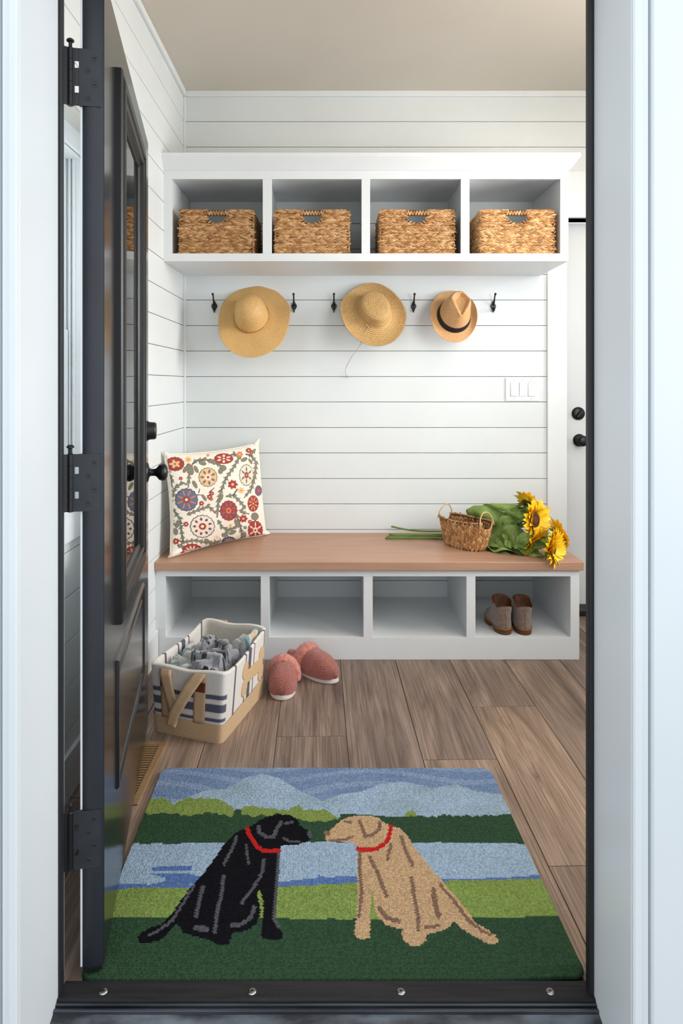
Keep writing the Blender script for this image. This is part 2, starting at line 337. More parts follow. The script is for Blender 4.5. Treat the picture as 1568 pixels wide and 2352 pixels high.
# left window (in the side wall, seen through the gap beside the door hinges)
wn = thing('window_1', 'white window in the side wall seen behind the door hinges', 'window', (XL, (WY0+WY1)/2, WZ0), kind='structure')
def W(mb, name, m='white_paint', par=wn, **k):
    o = mb.build(name, m, par, **k); o.matrix_parent_inverse = Matrix.Translation((-XL, -(WY0+WY1)/2, -WZ0)) if par is wn else Matrix(); return o
cs = MB().box(XL, XL+.012, WY0-.09, WY0, WZ0-.09, WZ1+.06).box(XL, XL+.012, WY1, WY1+.09, WZ0-.09, WZ1+.06).box(XL, XL+.012, WY0, WY1, WZ1, WZ1+.06).box(XL, XL+.012, WY0, WY1, WZ0-.09, WZ0)
W(cs, 'casing', bevel=.002)
W(MB().box(XL-.12, XL, WY1-.006, WY1, WZ0, WZ1).box(XL-.12, XL, WY0, WY0+.006, WZ0, WZ1).box(XL-.12, XL, WY0, WY1, WZ1-.006, WZ1).box(XL-.12, XL+.02, WY0-.02, WY1, WZ0, WZ0+.012), 'jamb_liner', bevel=.001)
tr = MB()
for a in (.018, .03, .044, .056, .07): tr.box(XL-a-.006, XL-a, WY1-.016, WY1-.006, WZ0+.012, WZ1-.006)
W(tr, 'sash_track', bevel=.001)
zm = 1.36
for nm, xo, za, zb in (('upper_sash', .062, zm-.02, WZ1-.006), ('lower_sash', .036, WZ0+.012, zm+.02)):
    X1, X0 = XL-xo, XL-xo-.022; ya, yb = WY0+.006, WY1-.017
    o = W(MB().box(X0, X1, ya, ya+.035, za, zb).box(X0, X1, yb-.035, yb, za, zb).box(X0, X1, ya+.035, yb-.035, zb-.035, zb).box(X0, X1, ya+.035, yb-.035, za, za+.035), nm, bevel=.002)
    W(MB().box((X0+X1)/2-.002, (X0+X1)/2+.002, ya+.03, yb-.03, za+.03, zb-.03), 'pane', 'glass', o)
# right window
w2 = thing('window_2', 'white window in the right wall that lights the bench', 'window', (XR, (RY0+RY1)/2, RZ0), kind='structure')
o = MB().box(-.012, .1, -.68, -.63, 0, 1.3).box(-.012, .1, .63, .68, 0, 1.3).box(-.012, .1, -.63, .63, 1.25, 1.3).box(-.03, .1, -.63, .63, 0, .05).build('frame', 'white_paint', w2, bevel=.002)
MB().box(.05, .054, -.635, .635, .045, 1.255).build('pane', 'glass', w2)
w3 = thing('added_window', 'unseen white window added beside the entry doorway for frontal light', 'window', (1.5, 1.305, 1.05), kind='structure')  # unseen window, added so light reaches the back wall from the front
MB().box(-.55, -.50, -.11, .11, 0, 1.25).box(.50, .55, -.11, .11, 0, 1.25).box(-.5, .5, -.11, .11, 1.2, 1.25).box(-.5, .5, -.11, .13, 0, .05).build('frame', 'white_paint', w3, bevel=.002)
MB().box(-.505, .505, -.002, .002, .045, 1.205).build('pane', 'glass', w3)
cl = thing('added_lamp', 'unseen frosted glass ceiling lamp added to warm the upper room', 'lamp', (1.35, 2.05, 2.744))  # invented lamp, added to warm the ceiling and upper walls
MB().lathe([(.07,-.02),(.07,0)], 24).build('canopy', 'black_metal', cl)
gm = mat('added_lamp_glass', (255,236,205), rough=.4); gb = gm.node_tree.nodes['Principled BSDF']; gb.inputs['Emission Color'].default_value = (1, .80, .56, 1); gb.inputs['Emission Strength'].default_value = 6.0
MB().lathe([(.05,-.02),(.11,-.05),(.125,-.09),(.10,-.13),(.04,-.15),(.002,-.152)], 28, cap=False).build('shade', 'added_lamp_glass', cl, smooth=True)
ld = bpy.data.lights.new('added_lamp_light', 'POINT'); ld.energy = 7; ld.color = (1, .80, .56); ld.shadow_soft_size = .12  # warm point light of the added lamp
lo = bpy.data.objects.new('added_lamp_light', ld); COL.objects.link(lo); lo.location = (1.35, 2.05, 2.44)
# ------------------------------------------------------------------ threshold
th = thing('threshold', 'worn black entry threshold with four silver screws', 'threshold', (0, 1.34, 0), kind='structure')
def T(mb, name, m, **k): return mb.build(name, m, th, at=(0, -1.34, 0), **k)
T(MB().box(JL, JR, 1.322, 1.366, -.02, .02), 'wood_strip', 'sill_wood', bevel=.003)
T(MB().box(JL, JR, 1.317, 1.322, -.03, .015).box(JL, JR, 1.312, 1.317, -.03, .009).box(JL, JR, 1.306, 1.312, -.03, .013), 'groove_rail', 'sill_metal', bevel=.0012)
T(MB().add([(JL,1.306,.006),(JR,1.306,.006),(JR,1.282,.0),(JL,1.282,.0),(JL,1.279,-.004),(JR,1.279,-.004),(JR,1.15,-.04),(JL,1.15,-.04),(JL,1.15,-.16),(JR,1.15,-.16),(JL,1.306,-.16),(JR,1.306,-.16)],
  [(0,3,2,1),(3,4,5,2),(4,7,6,5),(7,8,9,6),(10,11,9,8),(0,1,11,10),(0,10,8,7,4,3),(1,2,5,6,9,11)]), 'sill_plate', 'sill_worn')
sm = None
for x in (-.451, -.159, .133, .4256):
    if sm is None:
        s0 = MB().lathe([(.0085,0),(.0085,.0012),(.006,.0025),(.001,.003)], 18)
        s0.build('screw', 'steel', th, smooth=True, at=(x, 0, .0195)); sm = bpy.data.objects['screw'].data
    else: part('screw', sm, th, Matrix.Translation((x, 0, .0195)))
    o = [c for c in th.children if c.name.startswith('screw')][-1]
    sl = MB().box(-.0035,.0035,-.0008,.0008,0,.0034).box(-.0008,.0008,-.0035,.0035,0,.0034).build('screw_slot', 'black_seal', o); sl.rotation_euler = (0,0,.5+x*5)

# ------------------------------------------------------------------ open entry door (local x along its width, -y = outer face)
P0 = Vector((-.4676, 1.3938, .03)); ang = math.atan2(.9843, -.1768); DW, DT, DH = .998, .046, 2.02
door = thing('door_1', 'open black entry door with tall glass pane and black knob', 'door', P0, kind='structure', rotz=ang)
za, zb, wa, wb_ = .69, 1.85, .24, .668                    # glass opening, local
MB().box(0, DW, 0, DT-.004, 0, za).box(0, DW, 0, DT-.004, zb, DH).box(0, wa, 0, DT-.004, za, zb).box(wb_, DW, 0, DT-.004, za, zb).build('slab', 'black_door', door)
es = MB(); arc_ = [(-.0016-.0045*math.sin(math.pi*k/12)**.8, .0008+(DT-.0058)*k/12) for k in range(13)]
es.prism([(0, .0008)]+arc_+[(0, DT-.005)], 0, DH); es.build('edge_skin', 'black_edge', door, smooth=False)
MB().box(-.0012, 0, -.0005, .0006, 0, DH).build('edge_seam', 'black_seal', door)
MB().box(-.0008, DW, DT-.004, DT, 0, za).box(-.0008, DW, DT-.004, DT, zb, DH).box(-.0008, wa, DT-.004, DT, za, zb).box(wb_, DW, DT-.004, DT, za, zb).build('inner_skin', 'white_paint', door)
MB().box(0, DW, .004, DT-.008, -.012, 0).build('door_sweep', 'black_seal', door)
MB().box(wa-.01, wb_+.01, -.001, .004, za-.01, zb+.01).build('glass_pane', 'glass', door)
# glazing frame: stepped moulding ring
def ring(mb, x0, x1, z0, z1, prof):                      # prof: (inset, outward) ladder around a rectangle
    vs = []; k = len(prof)
    for i, d in prof: vs += [(x0+i, -d, z0+i), (x1-i, -d, z0+i), (x1-i, -d, z1-i), (x0+i, -d, z1-i)]
    mb.add(vs, [(a*4+j, a*4+(j+1) % 4, (a+1)*4+(j+1) % 4, (a+1)*4+j) for a in range(k-1) for j in range(4)]); return mb
gp = [(0,0),(0,.011),(.004,.015),(.012,.015),(.014,.010),(.020,.010),(.022,.017),(.027,.019),(.040,.019),(.043,.012),(.050,.012),(.052,.016),(.062,.014),(.065,.006),(.074,.003),(.078,-.001)]
ring(MB(), .18, .750, .628, 1.912, gp).build('glazing_frame', 'black_metal', door)
ring(MB(), .2, .70, .648, 1.892, [(0, -DT), (0, -DT-.012), (.05, -DT-.006), (.05, -.006)]).build('inner_glazing_frame', 'white_paint', door)
pp = [(0,0),(.004,.006),(.012,.007),(.018,.002),(.022,-.004),(.034,-.004),(.046,.003),(.06,.003)]
pm = ring(MB(), .185, .815, .245, .545, pp); n = len(pm.v); pm.f.append((n-4, n-3, n-2, n-1)); pm.build('lower_panel', 'black_door', door)
hw = (.915, 0, .885)
kn = lathe_obj('knob', KN, 'black_metal', door, hw, (0,-1,0)); MB().lathe([(.004,0),(.004,.002)],10, Matrix.Translation((hw[0],-.0715,hw[2])) @ Matrix.Rotation(math.pi/2,4,'X')).build('key_slot','steel',kn)
lathe_obj('inner_knob', KN, 'black_metal', door, (hw[0], DT, hw[2]), (0,1,0))
lathe_obj('deadbolt', [(.035,0),(.035,.004),(.030,.012),(.0285,.03),(.025,.034),(.004,.034)], 'black_metal', door, (hw[0], 0, hw[2]+.14), (0,-1,0))
# hinges
lm = MB(); lm.box(-.0072, .0, .0055, .048, 0, .116)
for z0, z1 in ((0,.026),(.04,.076),(.09,.116)): lm.box(-.0072, -.004, .048, .056, z0, z1)
lm.box(-.0072, -.004, .056, .0605, 0, .116)
PX, PY = -.0045, .0645
barrel = [(.0001,-.001),(.005,-.001),(.0066,.0)]
for k in range(5): barrel += [(.0066, .116*k/5+.0012), (.0066, .116*(k+1)/5-.0008), (.0060, .116*(k+1)/5-.0004), (.0060, .116*(k+1)/5+.0008)]
barrel = barrel[:-2]+[(.005,.117),(.0035,.118),(.0035,.127),(.0075,.129),(.0075,.132),(.004,.135),(.0001,.135)]
lm2 = MB(); lm2.lathe(barrel, 28, Matrix.Translation((PX, PY, 0)), cap=False)
jm = MB(); Mi = (Matrix.Translation(P0) @ Matrix.Rotation(ang, 4, 'Z')).inverted()
pin = (Matrix.Translation(P0) @ Matrix.Rotation(ang, 4, 'Z')) @ Vector((PX, PY, 0))
for (xa, ya, xb, yb) in ((pin.x, pin.y, JL-.018, 1.358),):
    a = Mi @ Vector((xa, ya, P0.z)); b_ = Mi @ Vector((xb, yb, P0.z)); nrm = Vector((-(b_-a).y, (b_-a).x, 0)).normalized()*.0015
    vs = [a-nrm, b_-nrm, b_+nrm, a+nrm]; vs = [Vector((p.x, p.y, 0)) for p in vs]+[Vector((p.x, p.y, .116)) for p in vs]
    jm.add(vs, [(0,3,2,1),(4,5,6,7),(0,1,5,4),(1,2,6,5),(2,3,7,6),(3,0,4,7)])
scr = MB().lathe([(.0060,0),(.0060,.0005),(.0052,.0009),(.0005,.0005)], 16); crs = MB().box(-.003,.003,-.0007,.0007,0,.001).box(-.0007,.0007,-.003,.003,0,.001)
first = None
RM = Matrix.Rotation(-math.pi/2, 4, 'Y')
for hz in (1.745, .925, .203):
    if first is None:
        h = lm.build('hinge', 'hinge_metal', door, bevel=.0006); b1 = lm2.build('barrel', 'black_metal', h); j1 = jm.build('jamb_leaf', 'black_metal', h)
        sc = scr.build('hinge_screw', 'hinge_metal', h); first = (h.data, b1.data, j1.data, sc.data)
        cs_ = crs.build('cross_slot', 'black_seal', h); crsd = cs_.data
        bpy.data.objects.remove(sc); bpy.data.objects.remove(cs_); h.location = (0,0,hz)
    else:
        h = part('hinge', first[0], door, Matrix.Translation((0,0,hz))); part('barrel', first[1], h); part('jamb_leaf', first[2], h)
    for y, z in ((.018,.098),(.030,.072),(.018,.044),(.030,.016)):
        part('hinge_screw', first[3], h, Matrix.Translation((-.0072, y, z)) @ RM)
        part('cross_slot', crsd, h, Matrix.Translation((-.0073, y, z)) @ RM @ Matrix.Rotation(.4,4,'Z'))

# ------------------------------------------------------------------ floor register
rg = thing('floor_register', 'tan metal floor vent beside the open door', 'vent', (-.63, 2.136, 0))
x0, x1, y0, y1 = -.07, .07, -.174, .174
MB().box(x0, x1, y0, y0+.022, 0, .006).box(x0, x1, y1-.022, y1, 0, .006).box(x0, x0+.024, y0+.022, y1-.022, 0, .006).box(x1-.024, x1, y0+.022, y1-.022, 0, .006).build('frame', 'register', rg, bevel=.003)
MB().box(x0+.02, x1-.02, y0+.02, y1-.02, 0, .0012).build('backing', 'dark_void', rg)
sv = None
for k in range(22):
    y = y0+.022+(k+.5)*(y1-y0-.044)/22
    if sv is None: o = MB().box(x0+.024, x1-.024, -.0035, .0035, .0012, .005).build('slat', 'register', rg, at=(0,y,0)); sv = o.data
    else: part('slat', sv, rg, Matrix.Translation((0,y,0)))

# ------------------------------------------------------------------ wall cabinet with four cubbies
YU = 3.1486
xs = [-.782, -.745, -.325, -.284, .1305, .1697, .5884, .628, 1.047, 1.084]
uc = thing('wall_cabinet', 'white wall cabinet with four open cubbies of baskets', 'cabinet', (0, YU, 1.779))
def U(mb, name, **k): return mb.build(name, 'white_paint', uc, at=(0, -YU, -1.779), bevel=k.get('bevel', .0015))
U(MB().box(xs[0], xs[9], YU+.018, YW, 1.779, 1.812), 'bottom_panel'); U(MB().box(xs[0], xs[9], YU+.018, YW, 2.165, 2.20), 'top_panel')
for i in range(5):
    a, b_ = xs[2*i], xs[2*i+1]; m_ = .009
    U(MB().box((a+b_)/2-m_ if 0 < i < 4 else a+.001, (a+b_)/2+m_ if 0 < i < 4 else b_-.001, YU+.018, YW, 1.812, 2.165), 'side_panel' if i in (0, 4) else 'divider')
    U(MB().box(a, b_, YU, YU+.018, 1.815, 2.158), 'stile', bevel=.0008)
U(MB().box(xs[0], xs[9], YU, YU+.018, 1.779, 1.815), 'bottom_rail', bevel=.0008); U(MB().box(xs[0], xs[9], YU, YU+.018, 2.158, 2.20), 'top_rail', bevel=.0008)
cr = MB(); zc = [(0, 2.197), (.004, 2.197), (.042, 2.25), (.042, 2.266), (-.02, 2.266)]
vs = []
for d, z in zc: vs += [(xs[0], YU-d, z), (xs[9]+d, YU-d, z), (xs[9]+d, YW, z)]
cr.add(vs, [(i*3+j, i*3+j+1, (i+1)*3+j+1, (i+1)*3+j) for i in range(len(zc)-1) for j in range(2)])
cr.box(xs[0], xs[9]+.02, YU-.02, YW, 2.255, 2.264)
U(cr, 'crown_moulding', bevel=.0006)

# ------------------------------------------------------------------ bench cabinet + top
YB = 3.0038
xb = [-.782, -.7375, -.319, -.2806, .133, .1734, .5862, .6255, 1.0435, 1.0824]
bc = thing('bench_cabinet', 'white bench cabinet with four open shoe cubbies on the floor', 'cabinet', (0, YB, 0))
def B(mb, name, bevel=.0015): return mb.build(name, 'white_paint', bc, at=(0, -YB, 0), bevel=bevel)
B(MB().box(xb[0], xb[9], YB+.018, YW, .078, .0975), 'bottom_panel'); B(MB().box(xb[0], xb[9], YB+.018, YW, .372, .395), 'top_panel')
for i in range(5):
    a, b_ = xb[2*i], xb[2*i+1]; m_ = .009
    B(MB().box((a+b_)/2-m_ if 0 < i < 4 else a+.001, (a+b_)/2+m_ if 0 < i < 4 else b_-.001, YB+.018, YW, .0975 if 0 < i < 4 else 0, .372), 'side_panel' if i in (0, 4) else 'divider')
    B(MB().box(a, b_, YB, YB+.018, .0975, .366), 'stile', .0008)
B(MB().box(xb[0], xb[9], YB, YB+.018, 0, .0975), 'base_rail', .0008); B(MB().box(xb[0], xb[9], YB, YB+.018, .366, .396), 'top_rail', .0008)
tag(MB().box(XL+.001, 1.096, 2.984, YW-.001, .396, .434).build('worktop', 'bench_wood', bevel=.003), 'long brown wooden bench top holding pillow, basket and sunflowers', 'bench top')

# ------------------------------------------------------------------ coat hooks
def hook_meshes():
    h = MB()
    pl = [(0,.030),(.004,.024),(.0085,.014),(.0145,.006),(.0155,0),(.0135,-.008),(.008,-.016),(.0045,-.024),(.002,-.034)]
    poly = pl+[(-x, z) for x, z in reversed(pl[1:])]
    n = len(poly); vs = [(x, 0, z) for x, z in poly]+[(x*.8, -.006, z*.9) for x, z in poly]
    h.add(vs, [tuple(range(n-1, -1, -1))[::-1], tuple(range(n, 2*n))]+[(i, (i+1) % n, n+(i+1) % n, n+i) for i in range(n)])
    a = MB(); a.tube([(0,-.004,.004),(0,-.014,.010),(0,-.024,.022),(0,-.030,.036),(0,-.036,.048),(0,-.046,.056)], [.0052,.0048,.0042,.0038,.0038,.0042], 10)
    a.lathe([(.0002,-.0065),(.0045,-.005),(.0068,0),(.0045,.005),(.0002,.0065)], 14, Matrix.Translation((0,-.049,.057)), cap=False)
    b_ = MB(); b_.tube([(0,-.004,-.008),(0,-.010,-.020),(0,-.018,-.026),(0,-.026,-.024),(0,-.031,-.015)], [.0045,.004,.0038,.0036,.0036], 10)
    b_.lathe([(.0002,-.0055),(.004,-.004),(.0056,0),(.004,.004),(.0002,.0055)], 14, Matrix.Translation((0,-.032,-.012)), cap=False)
    return h, a, b_
hk = None
for x, lab in ((-.622, 'black metal coat hook left of the floppy sun hat'), (-.205, 'black metal coat hook just right of the floppy sun hat'), (.0035, 'black metal coat hook just left of the braided straw hat'),
               (.42, 'black metal coat hook between the braided hat and the fedora'), (.837, 'black metal coat hook right of the fedora')):
    t = thing('coat_hook', lab, 'hook', (x, YW, 1.620), 'coat hooks on the shiplap wall')
    if hk is None:
        a, b_, c_ = hook_meshes(); hk = [a.build('plate', 'black_metal', t, bevel=.0008).data, b_.build('upper_prong', 'black_metal', t, smooth=True).data, c_.build('lower_prong', 'black_metal', t, smooth=True).data]
    else:
        for nm, d in zip(('plate', 'upper_prong', 'lower_prong'), hk): part(nm, d, t)

# ------------------------------------------------------------------ light switch
sw = thing('light_switch', 'white triple rocker light switch plate on the shiplap wall', 'switch', (.989, YW, 1.184))
MB().box(-.0885, .0885, -.006, 0, -.0605, .0605).build('cover_plate', 'switch_white', sw, bevel=.004)
for k, x in enumerate((-.046, 0, .046)):
    fr = MB().box(x-.0185, x+.0185, -.0068, -.005, -.037, .037).build('rocker_frame', 'plate_slot', sw)
    t = .0055 if k != 1 else -.0055
    MB().add([(x-.0165,-.006,-.0345),(x+.0165,-.006,-.0345),(x+.0165,-.006,.0345),(x-.0165,-.006,.0345),(x-.0165,-.0105-t*.5,-.0345),(x+.0165,-.0105-t*.5,-.0345),(x+.0165,-.0105+t*.5,.0345),(x-.0165,-.0105+t*.5,.0345)],
             [(0,1,2,3),(4,7,6,5),(0,4,5,1),(1,5,6,2),(2,6,7,3),(3,7,4,0)]).build('rocker', 'switch_white', sw, bevel=.001)
    for z in (-.049, .049): lathe_obj('plate_screw', [(.0028,0),(.0028,.0006),(.0005,.001)], 'plate_slot', sw, (x, -.006, z), (0,-1,0), 10)
# ------------------------------------------------------------------ woven baskets
def strand_mesh(name, m, parent, C, Tn, Nn, ln, wd, ht, cols):
    """leaf-shaped strands: centres C, tangents, normals (n x 3), sizes (n), colours (n x 3); joined into one mesh"""
    n = len(C); Bn = np.cross(Nn, Tn)
    st = [(-1.0, .18, .15), (-.55, .9, .85), (.35, 1.0, 1.0), (.85, .7, .7), (1.0, .2, .1)]
    arc = [(-1.0, -.25), (-.75, .55), (0, 1.0), (.75, .55), (1.0, -.25)]
    V = np.zeros((n, len(st), len(arc), 3))
    for i, (t, ws, hs) in enumerate(st):
        for j, (a, h) in enumerate(arc):
            V[:, i, j] = C+Tn*(ln*.5*t)[:, None]+Bn*(wd*.5*ws*a)[:, None]+Nn*(ht*hs*h)[:, None]
    k, q = len(st), len(arc); base_ = np.arange(n)[:, None, None]*k*q
    I, J = np.meshgrid(np.arange(k-1), np.arange(q-1), indexing='ij'); a = I*q+J
    fs = np.stack([a, a+q, a+q+1, a+1], -1)[None]+base_[..., None]; fs = fs.reshape(-1, 4)
    me = bpy.data.meshes.new(name); me.vertices.add(n*k*q); me.vertices.foreach_set('co', V.reshape(-1).astype(np.float32))
    me.loops.add(len(fs)*4); me.loops.foreach_set('vertex_index', fs.reshape(-1).astype(np.int32))
    me.polygons.add(len(fs)); me.polygons.foreach_set('loop_start', np.arange(0, len(fs)*4, 4, dtype=np.int32))
    return finish(name, me, m, parent, True, 0, None, np.repeat(cols, k*q, axis=0))
STRAW = [(232,192,140), (218,174,120), (206,158,104), (240,206,156), (190,142,92), (226,184,132), (180,142,98)]
def straw_cols(n, r, tint=(1,1,1)):
    c = lin(np.array(STRAW)[r.integers(0, len(STRAW), n)])*r.uniform(.85, 1.12, (n, 1)); return c*np.array(tint)
BW, BD, BH = .338, .29, .204
def d_hole(x, z):   # grip opening: flat top, round bottom
    return (abs(x) < .047) & (z < BH-.026) & (z > BH-.026-.034*np.sqrt(np.clip(1-(x/.05)**2, 0, 1)))
def shelf_basket(seed, tint):
    r = np.random.default_rng(seed); C = []; T_ = []; N_ = []; ln = []; wd = []; ht = []
    rows = 11; rh = BH/rows
    faces = [((0, -BD/2), (1, 0), (0, -1), BW, True), ((BW/2, 0), (0, 1), (1, 0), BD, False), ((-BW/2, 0), (0, -1), (-1, 0), BD, False), ((0, BD/2), (-1, 0), (0, 1), BW, True)]
    for (cx, cy), t, nn, L, hole in faces:
        for i in range(rows):
            fl_ = 1 if (i+seed) % 2 else -1; pitch = .0178*r.uniform(.96, 1.04)
            for half in (0, 1):
                z = (i+.27+.46*half)*rh; m_ = int(L/pitch); ph = r.uniform(0, 1)
                for k in range(m_+1):
                    x = -L/2+(k+.5*half+ph*.3)*pitch
                    if abs(x) > L/2-.002: continue
                    if hole and (abs(x) < .054 and z > BH-.068) and (d_hole(np.array(x), np.array(z)) or z > BH-.028 or d_hole(np.array(x), np.array(z+.012)) or d_hole(np.array(x*.9), np.array(z))): continue
                    an = math.radians(r.uniform(9, 19))*(1 if half == 0 else -1)*fl_
                    C.append((cx+t[0]*x+nn[0]*.001, cy+t[1]*x+nn[1]*.001, z+r.normal(0, .0006)))
                    T_.append((t[0]*math.cos(an)*fl_, t[1]*math.cos(an)*fl_, math.sin(an)*fl_)); N_.append((nn[0], nn[1], 0))
                    ln.append(.034*r.uniform(.85, 1.15)); wd.append(.0100*r.uniform(.9, 1.1)); ht.append(.0066*r.uniform(.85, 1.15))
        # corner posts and rim binding
        for k in range(int(BH/.012)):
            for sx in (-1, 1):
                C.append((cx+t[0]*sx*(L/2), cy+t[1]*sx*(L/2), (k+.5)*.012)); T_.append((0, 0, 1)); N_.append((nn[0]+t[0]*sx*.6, nn[1]+t[1]*sx*.6, 0)); ln.append(.017); wd.append(.006); ht.append(.003)
        if hole:      # wrapped grip
            for k in range(16):
                x = -.051+k*.0068; C.append((cx+t[0]*x+nn[0]*.001, cy+t[1]*x+nn[1]*.001, BH-.013)); an = math.radians(70 if k % 2 else 108)
                T_.append((t[0]*math.cos(an), t[1]*math.cos(an), math.sin(an))); N_.append((nn[0], nn[1], 0)); ln.append(.025); wd.append(.0082); ht.append(.0055)
            for k in range(9):   # bound lower edge of the grip
                a = math.pi*(k+.5)/9; x = .051*math.cos(a); z = BH-.028-.036*math.sin(a)
                C.append((cx+t[0]*x+nn[0]*.001, cy+t[1]*x+nn[1]*.001, z)); an = a+math.pi/2
                T_.append((t[0]*math.cos(an), t[1]*math.cos(an), math.sin(an)*.8)); N_.append((nn[0], nn[1], 0)); ln.append(.021); wd.append(.007); ht.append(.005)
        for k in range(int(L/.018)):
            x = -L/2+(k+.5)*.018
            if hole and abs(x) < .05: continue
            C.append((cx+t[0]*x-nn[0]*.002, cy+t[1]*x-nn[1]*.002, BH)); T_.append((t[0], t[1], .12)); N_.append((nn[0]*.4, nn[1]*.4, 1)); ln.append(.026); wd.append(.011); ht.append(.004)
    C, T_, N_ = map(np.array, (C, T_, N_)); N_ = N_/np.linalg.norm(N_, axis=1)[:, None]
    return C, T_, N_, np.array(ln), np.array(wd), np.array(ht), straw_cols(len(C), r, tint)
def core_mesh():
    m = MB(); t = .008
    def panel(axis, sgn, L, hole):
        nx, nz = 40, 24
        for i in range(nx):
            for j in range(nz):
                x0_, x1_ = -L/2+L*i/nx, -L/2+L*(i+1)/nx; z0_, z1_ = BH*j/nz, BH*(j+1)/nz
                if hole and d_hole(np.array((x0_+x1_)/2), np.array((z0_+z1_)/2)): continue
                if hole and abs((x0_+x1_)/2) < .062 or i % 4 == 0 or True:
                    for d in (0, t):
                        q = sgn*((BD if axis else BW)/2-d)
                        pts = [(x0_, q, z0_), (x1_, q, z0_), (x1_, q, z1_), (x0_, q, z1_)] if axis else [(q, x0_, z0_), (q, x1_, z0_), (q, x1_, z1_), (q, x0_, z1_)]
                        m.add(pts, [(0, 1, 2, 3)])
    panel(1, -1, BW, True); panel(1, 1, BW, True)
    m.box(BW/2-t, BW/2, -BD/2, BD/2, 0, BH-.001).box(-BW/2, -BW/2+t, -BD/2, BD/2, 0, BH-.001).box(-BW/2+t, BW/2-t, -BD/2+t, BD/2-t, 0, .008)
    return m
cm = None
for k, (xc, lab, tint) in enumerate(((-.541, 'woven seagrass basket in the leftmost upper cubby', (.92,.9,.88)), (-.0975, 'woven seagrass basket in the second upper cubby from left', (.98,.97,.96)),
        (.389, 'woven seagrass basket in the third upper cubby from left', (1,.98,.95)), (.853, 'palest woven seagrass basket in the rightmost upper cubby', (1.16,1.16,1.12)))):
    t = thing('storage_basket', lab, 'basket', (xc, 3.168+BD/2, 1.8155), 'seagrass baskets in the wall cabinet')
    if cm is None: cm = core_mesh().build('liner', 'weave_core', t).data
    else: part('liner', cm, t)
    stuff(strand_mesh('weave', 'weave', t, *shelf_basket(20+k, tint)))

# small handled basket on the bench
sb = thing('handled_basket', 'small oval woven basket with two loop handles on the bench', 'basket', (.632, 3.268, .4345), rotz=math.atan2(-.818, .575))
def oval(th, z):     # outline at height z: (x along length, y across)
    f = (z/.13); a = .108+.036*f**.8; b_ = .058+.014*f**.8
    c, s = np.cos(th), np.sin(th); p = 2.6
    return np.array([a*np.sign(c)*np.abs(c)**(2/p), b_*np.sign(s)*np.abs(s)**(2/p)])
def rim_z(th): return .130-.034*np.exp(-((np.abs(np.cos(th))-1)/.055)**2)+.006*np.abs(np.cos(th))
r = np.random.default_rng(5); C = []; T_ = []; N_ = []; ln = []; wd = []; ht = []; per = .62; ncol = 30
ths = np.linspace(0, 2*np.pi, 721); pp_ = np.array([oval(a, .08) for a in ths]); dl = np.concatenate([[0], np.cumsum(np.hypot(*np.diff(pp_, axis=0).T))])
for k in range(ncol):
    for half in (0, 1):
        th_ = np.interp(dl[-1]*(k+.27+.46*half)/ncol, dl, ths); z = .008+(.009*half)
        while z < rim_z(th_)-.004:
            p = oval(th_, z); p2 = oval(th_+.02, z); p3 = oval(th_, z+.01)
            tv = np.array([*(p2-p), 0]); tv /= np.linalg.norm(tv); up = np.array([*(p3-p), .01]); up /= np.linalg.norm(up); nn = np.cross(tv, up)
            an = math.radians(r.uniform(16, 26))*(1 if half == 0 else -1)
            C.append((p[0], p[1], z)); T_.append(up*math.cos(an)+tv*math.sin(an)); N_.append(nn); ln.append(.027*r.uniform(.9, 1.1)); wd.append(.0128); ht.append(.0056); z += .0172
for k in range(70):
    th_ = 2*np.pi*k/70; z = float(rim_z(th_)); p = oval(th_, z); p2 = oval(th_+.05, z); z2 = float(rim_z(th_+.05)); tv = np.array([*(p2-p), z2-z]); tv /= np.linalg.norm(tv)
    C.append((p[0], p[1], z)); T_.append(tv); N_.append((0, 0, 1)); ln.append(.02); wd.append(.010); ht.append(.004)
C, T_, N_ = map(np.array, (C, T_, N_)); stuff(strand_mesh('weave', 'weave', sb, C, T_, N_, np.array(ln), np.array(wd), np.array(ht), straw_cols(len(C), r, (.93,.86,.80))))
inn = np.stack([np.array([[*(oval(a, rim_z(a)*f)*(.965)), float(rim_z(a))*f+.002] for a in np.linspace(0, 2*np.pi, 96, endpoint=False)]) for f in (0, .33, .66, 1.0)])
grid_mesh('liner', inn.transpose(1, 0, 2)[:, ::-1], 'weave_core', sb, wrap_u=True)
# inner strands
C = []; T_ = []; N_ = []
for k in range(26):
    for half in (0, 1):
        th_ = 2*np.pi*(k+.27+.46*half)/26; z = .04
        while z < rim_z(th_)-.01:
            p = oval(th_, z)*.95; p2 = oval(th_+.02, z)*.95; tv = np.array([*(p2-p), 0]); tv /= np.linalg.norm(tv); nn = -np.cross(tv, (0, 0, 1.)); an = .35*(1 if half else -1)
            C.append((p[0], p[1], z)); T_.append(np.array((0, 0, 1.))*math.cos(an)+tv*math.sin(an)); N_.append(nn); z += .018
C, T_, N_ = map(np.array, (C, T_, N_)); k = len(C); stuff(strand_mesh('inner_weave', 'weave', sb, C, T_, N_, np.full(k, .027), np.full(k, .012), np.full(k, .003), straw_cols(k, r, (.75,.66,.55))))
fl_ = MB().prism([tuple(oval(a, .0)*.97) for a in np.linspace(0, 2*np.pi, 40, endpoint=False)], 0, .006); fl_.build('base', 'weave_core', sb)
for sx in (-1, 1):
    pts = []
    for k in range(17):
        a = math.pi*k/16; pts.append((sx*(.138-.012*math.sin(a)), .046*math.cos(a), .122+.062*math.sin(a)))
    hm = MB().tube(pts, .0028, 8)
    tw = [(p[0]+.0022*math.cos(i*2.2), p[1], p[2]+.0022*math.sin(i*2.2)) for i, p in enumerate(pts)]
    hm.tube(tw, .0022, 6).build('handle', 'cord', sb, smooth=True)

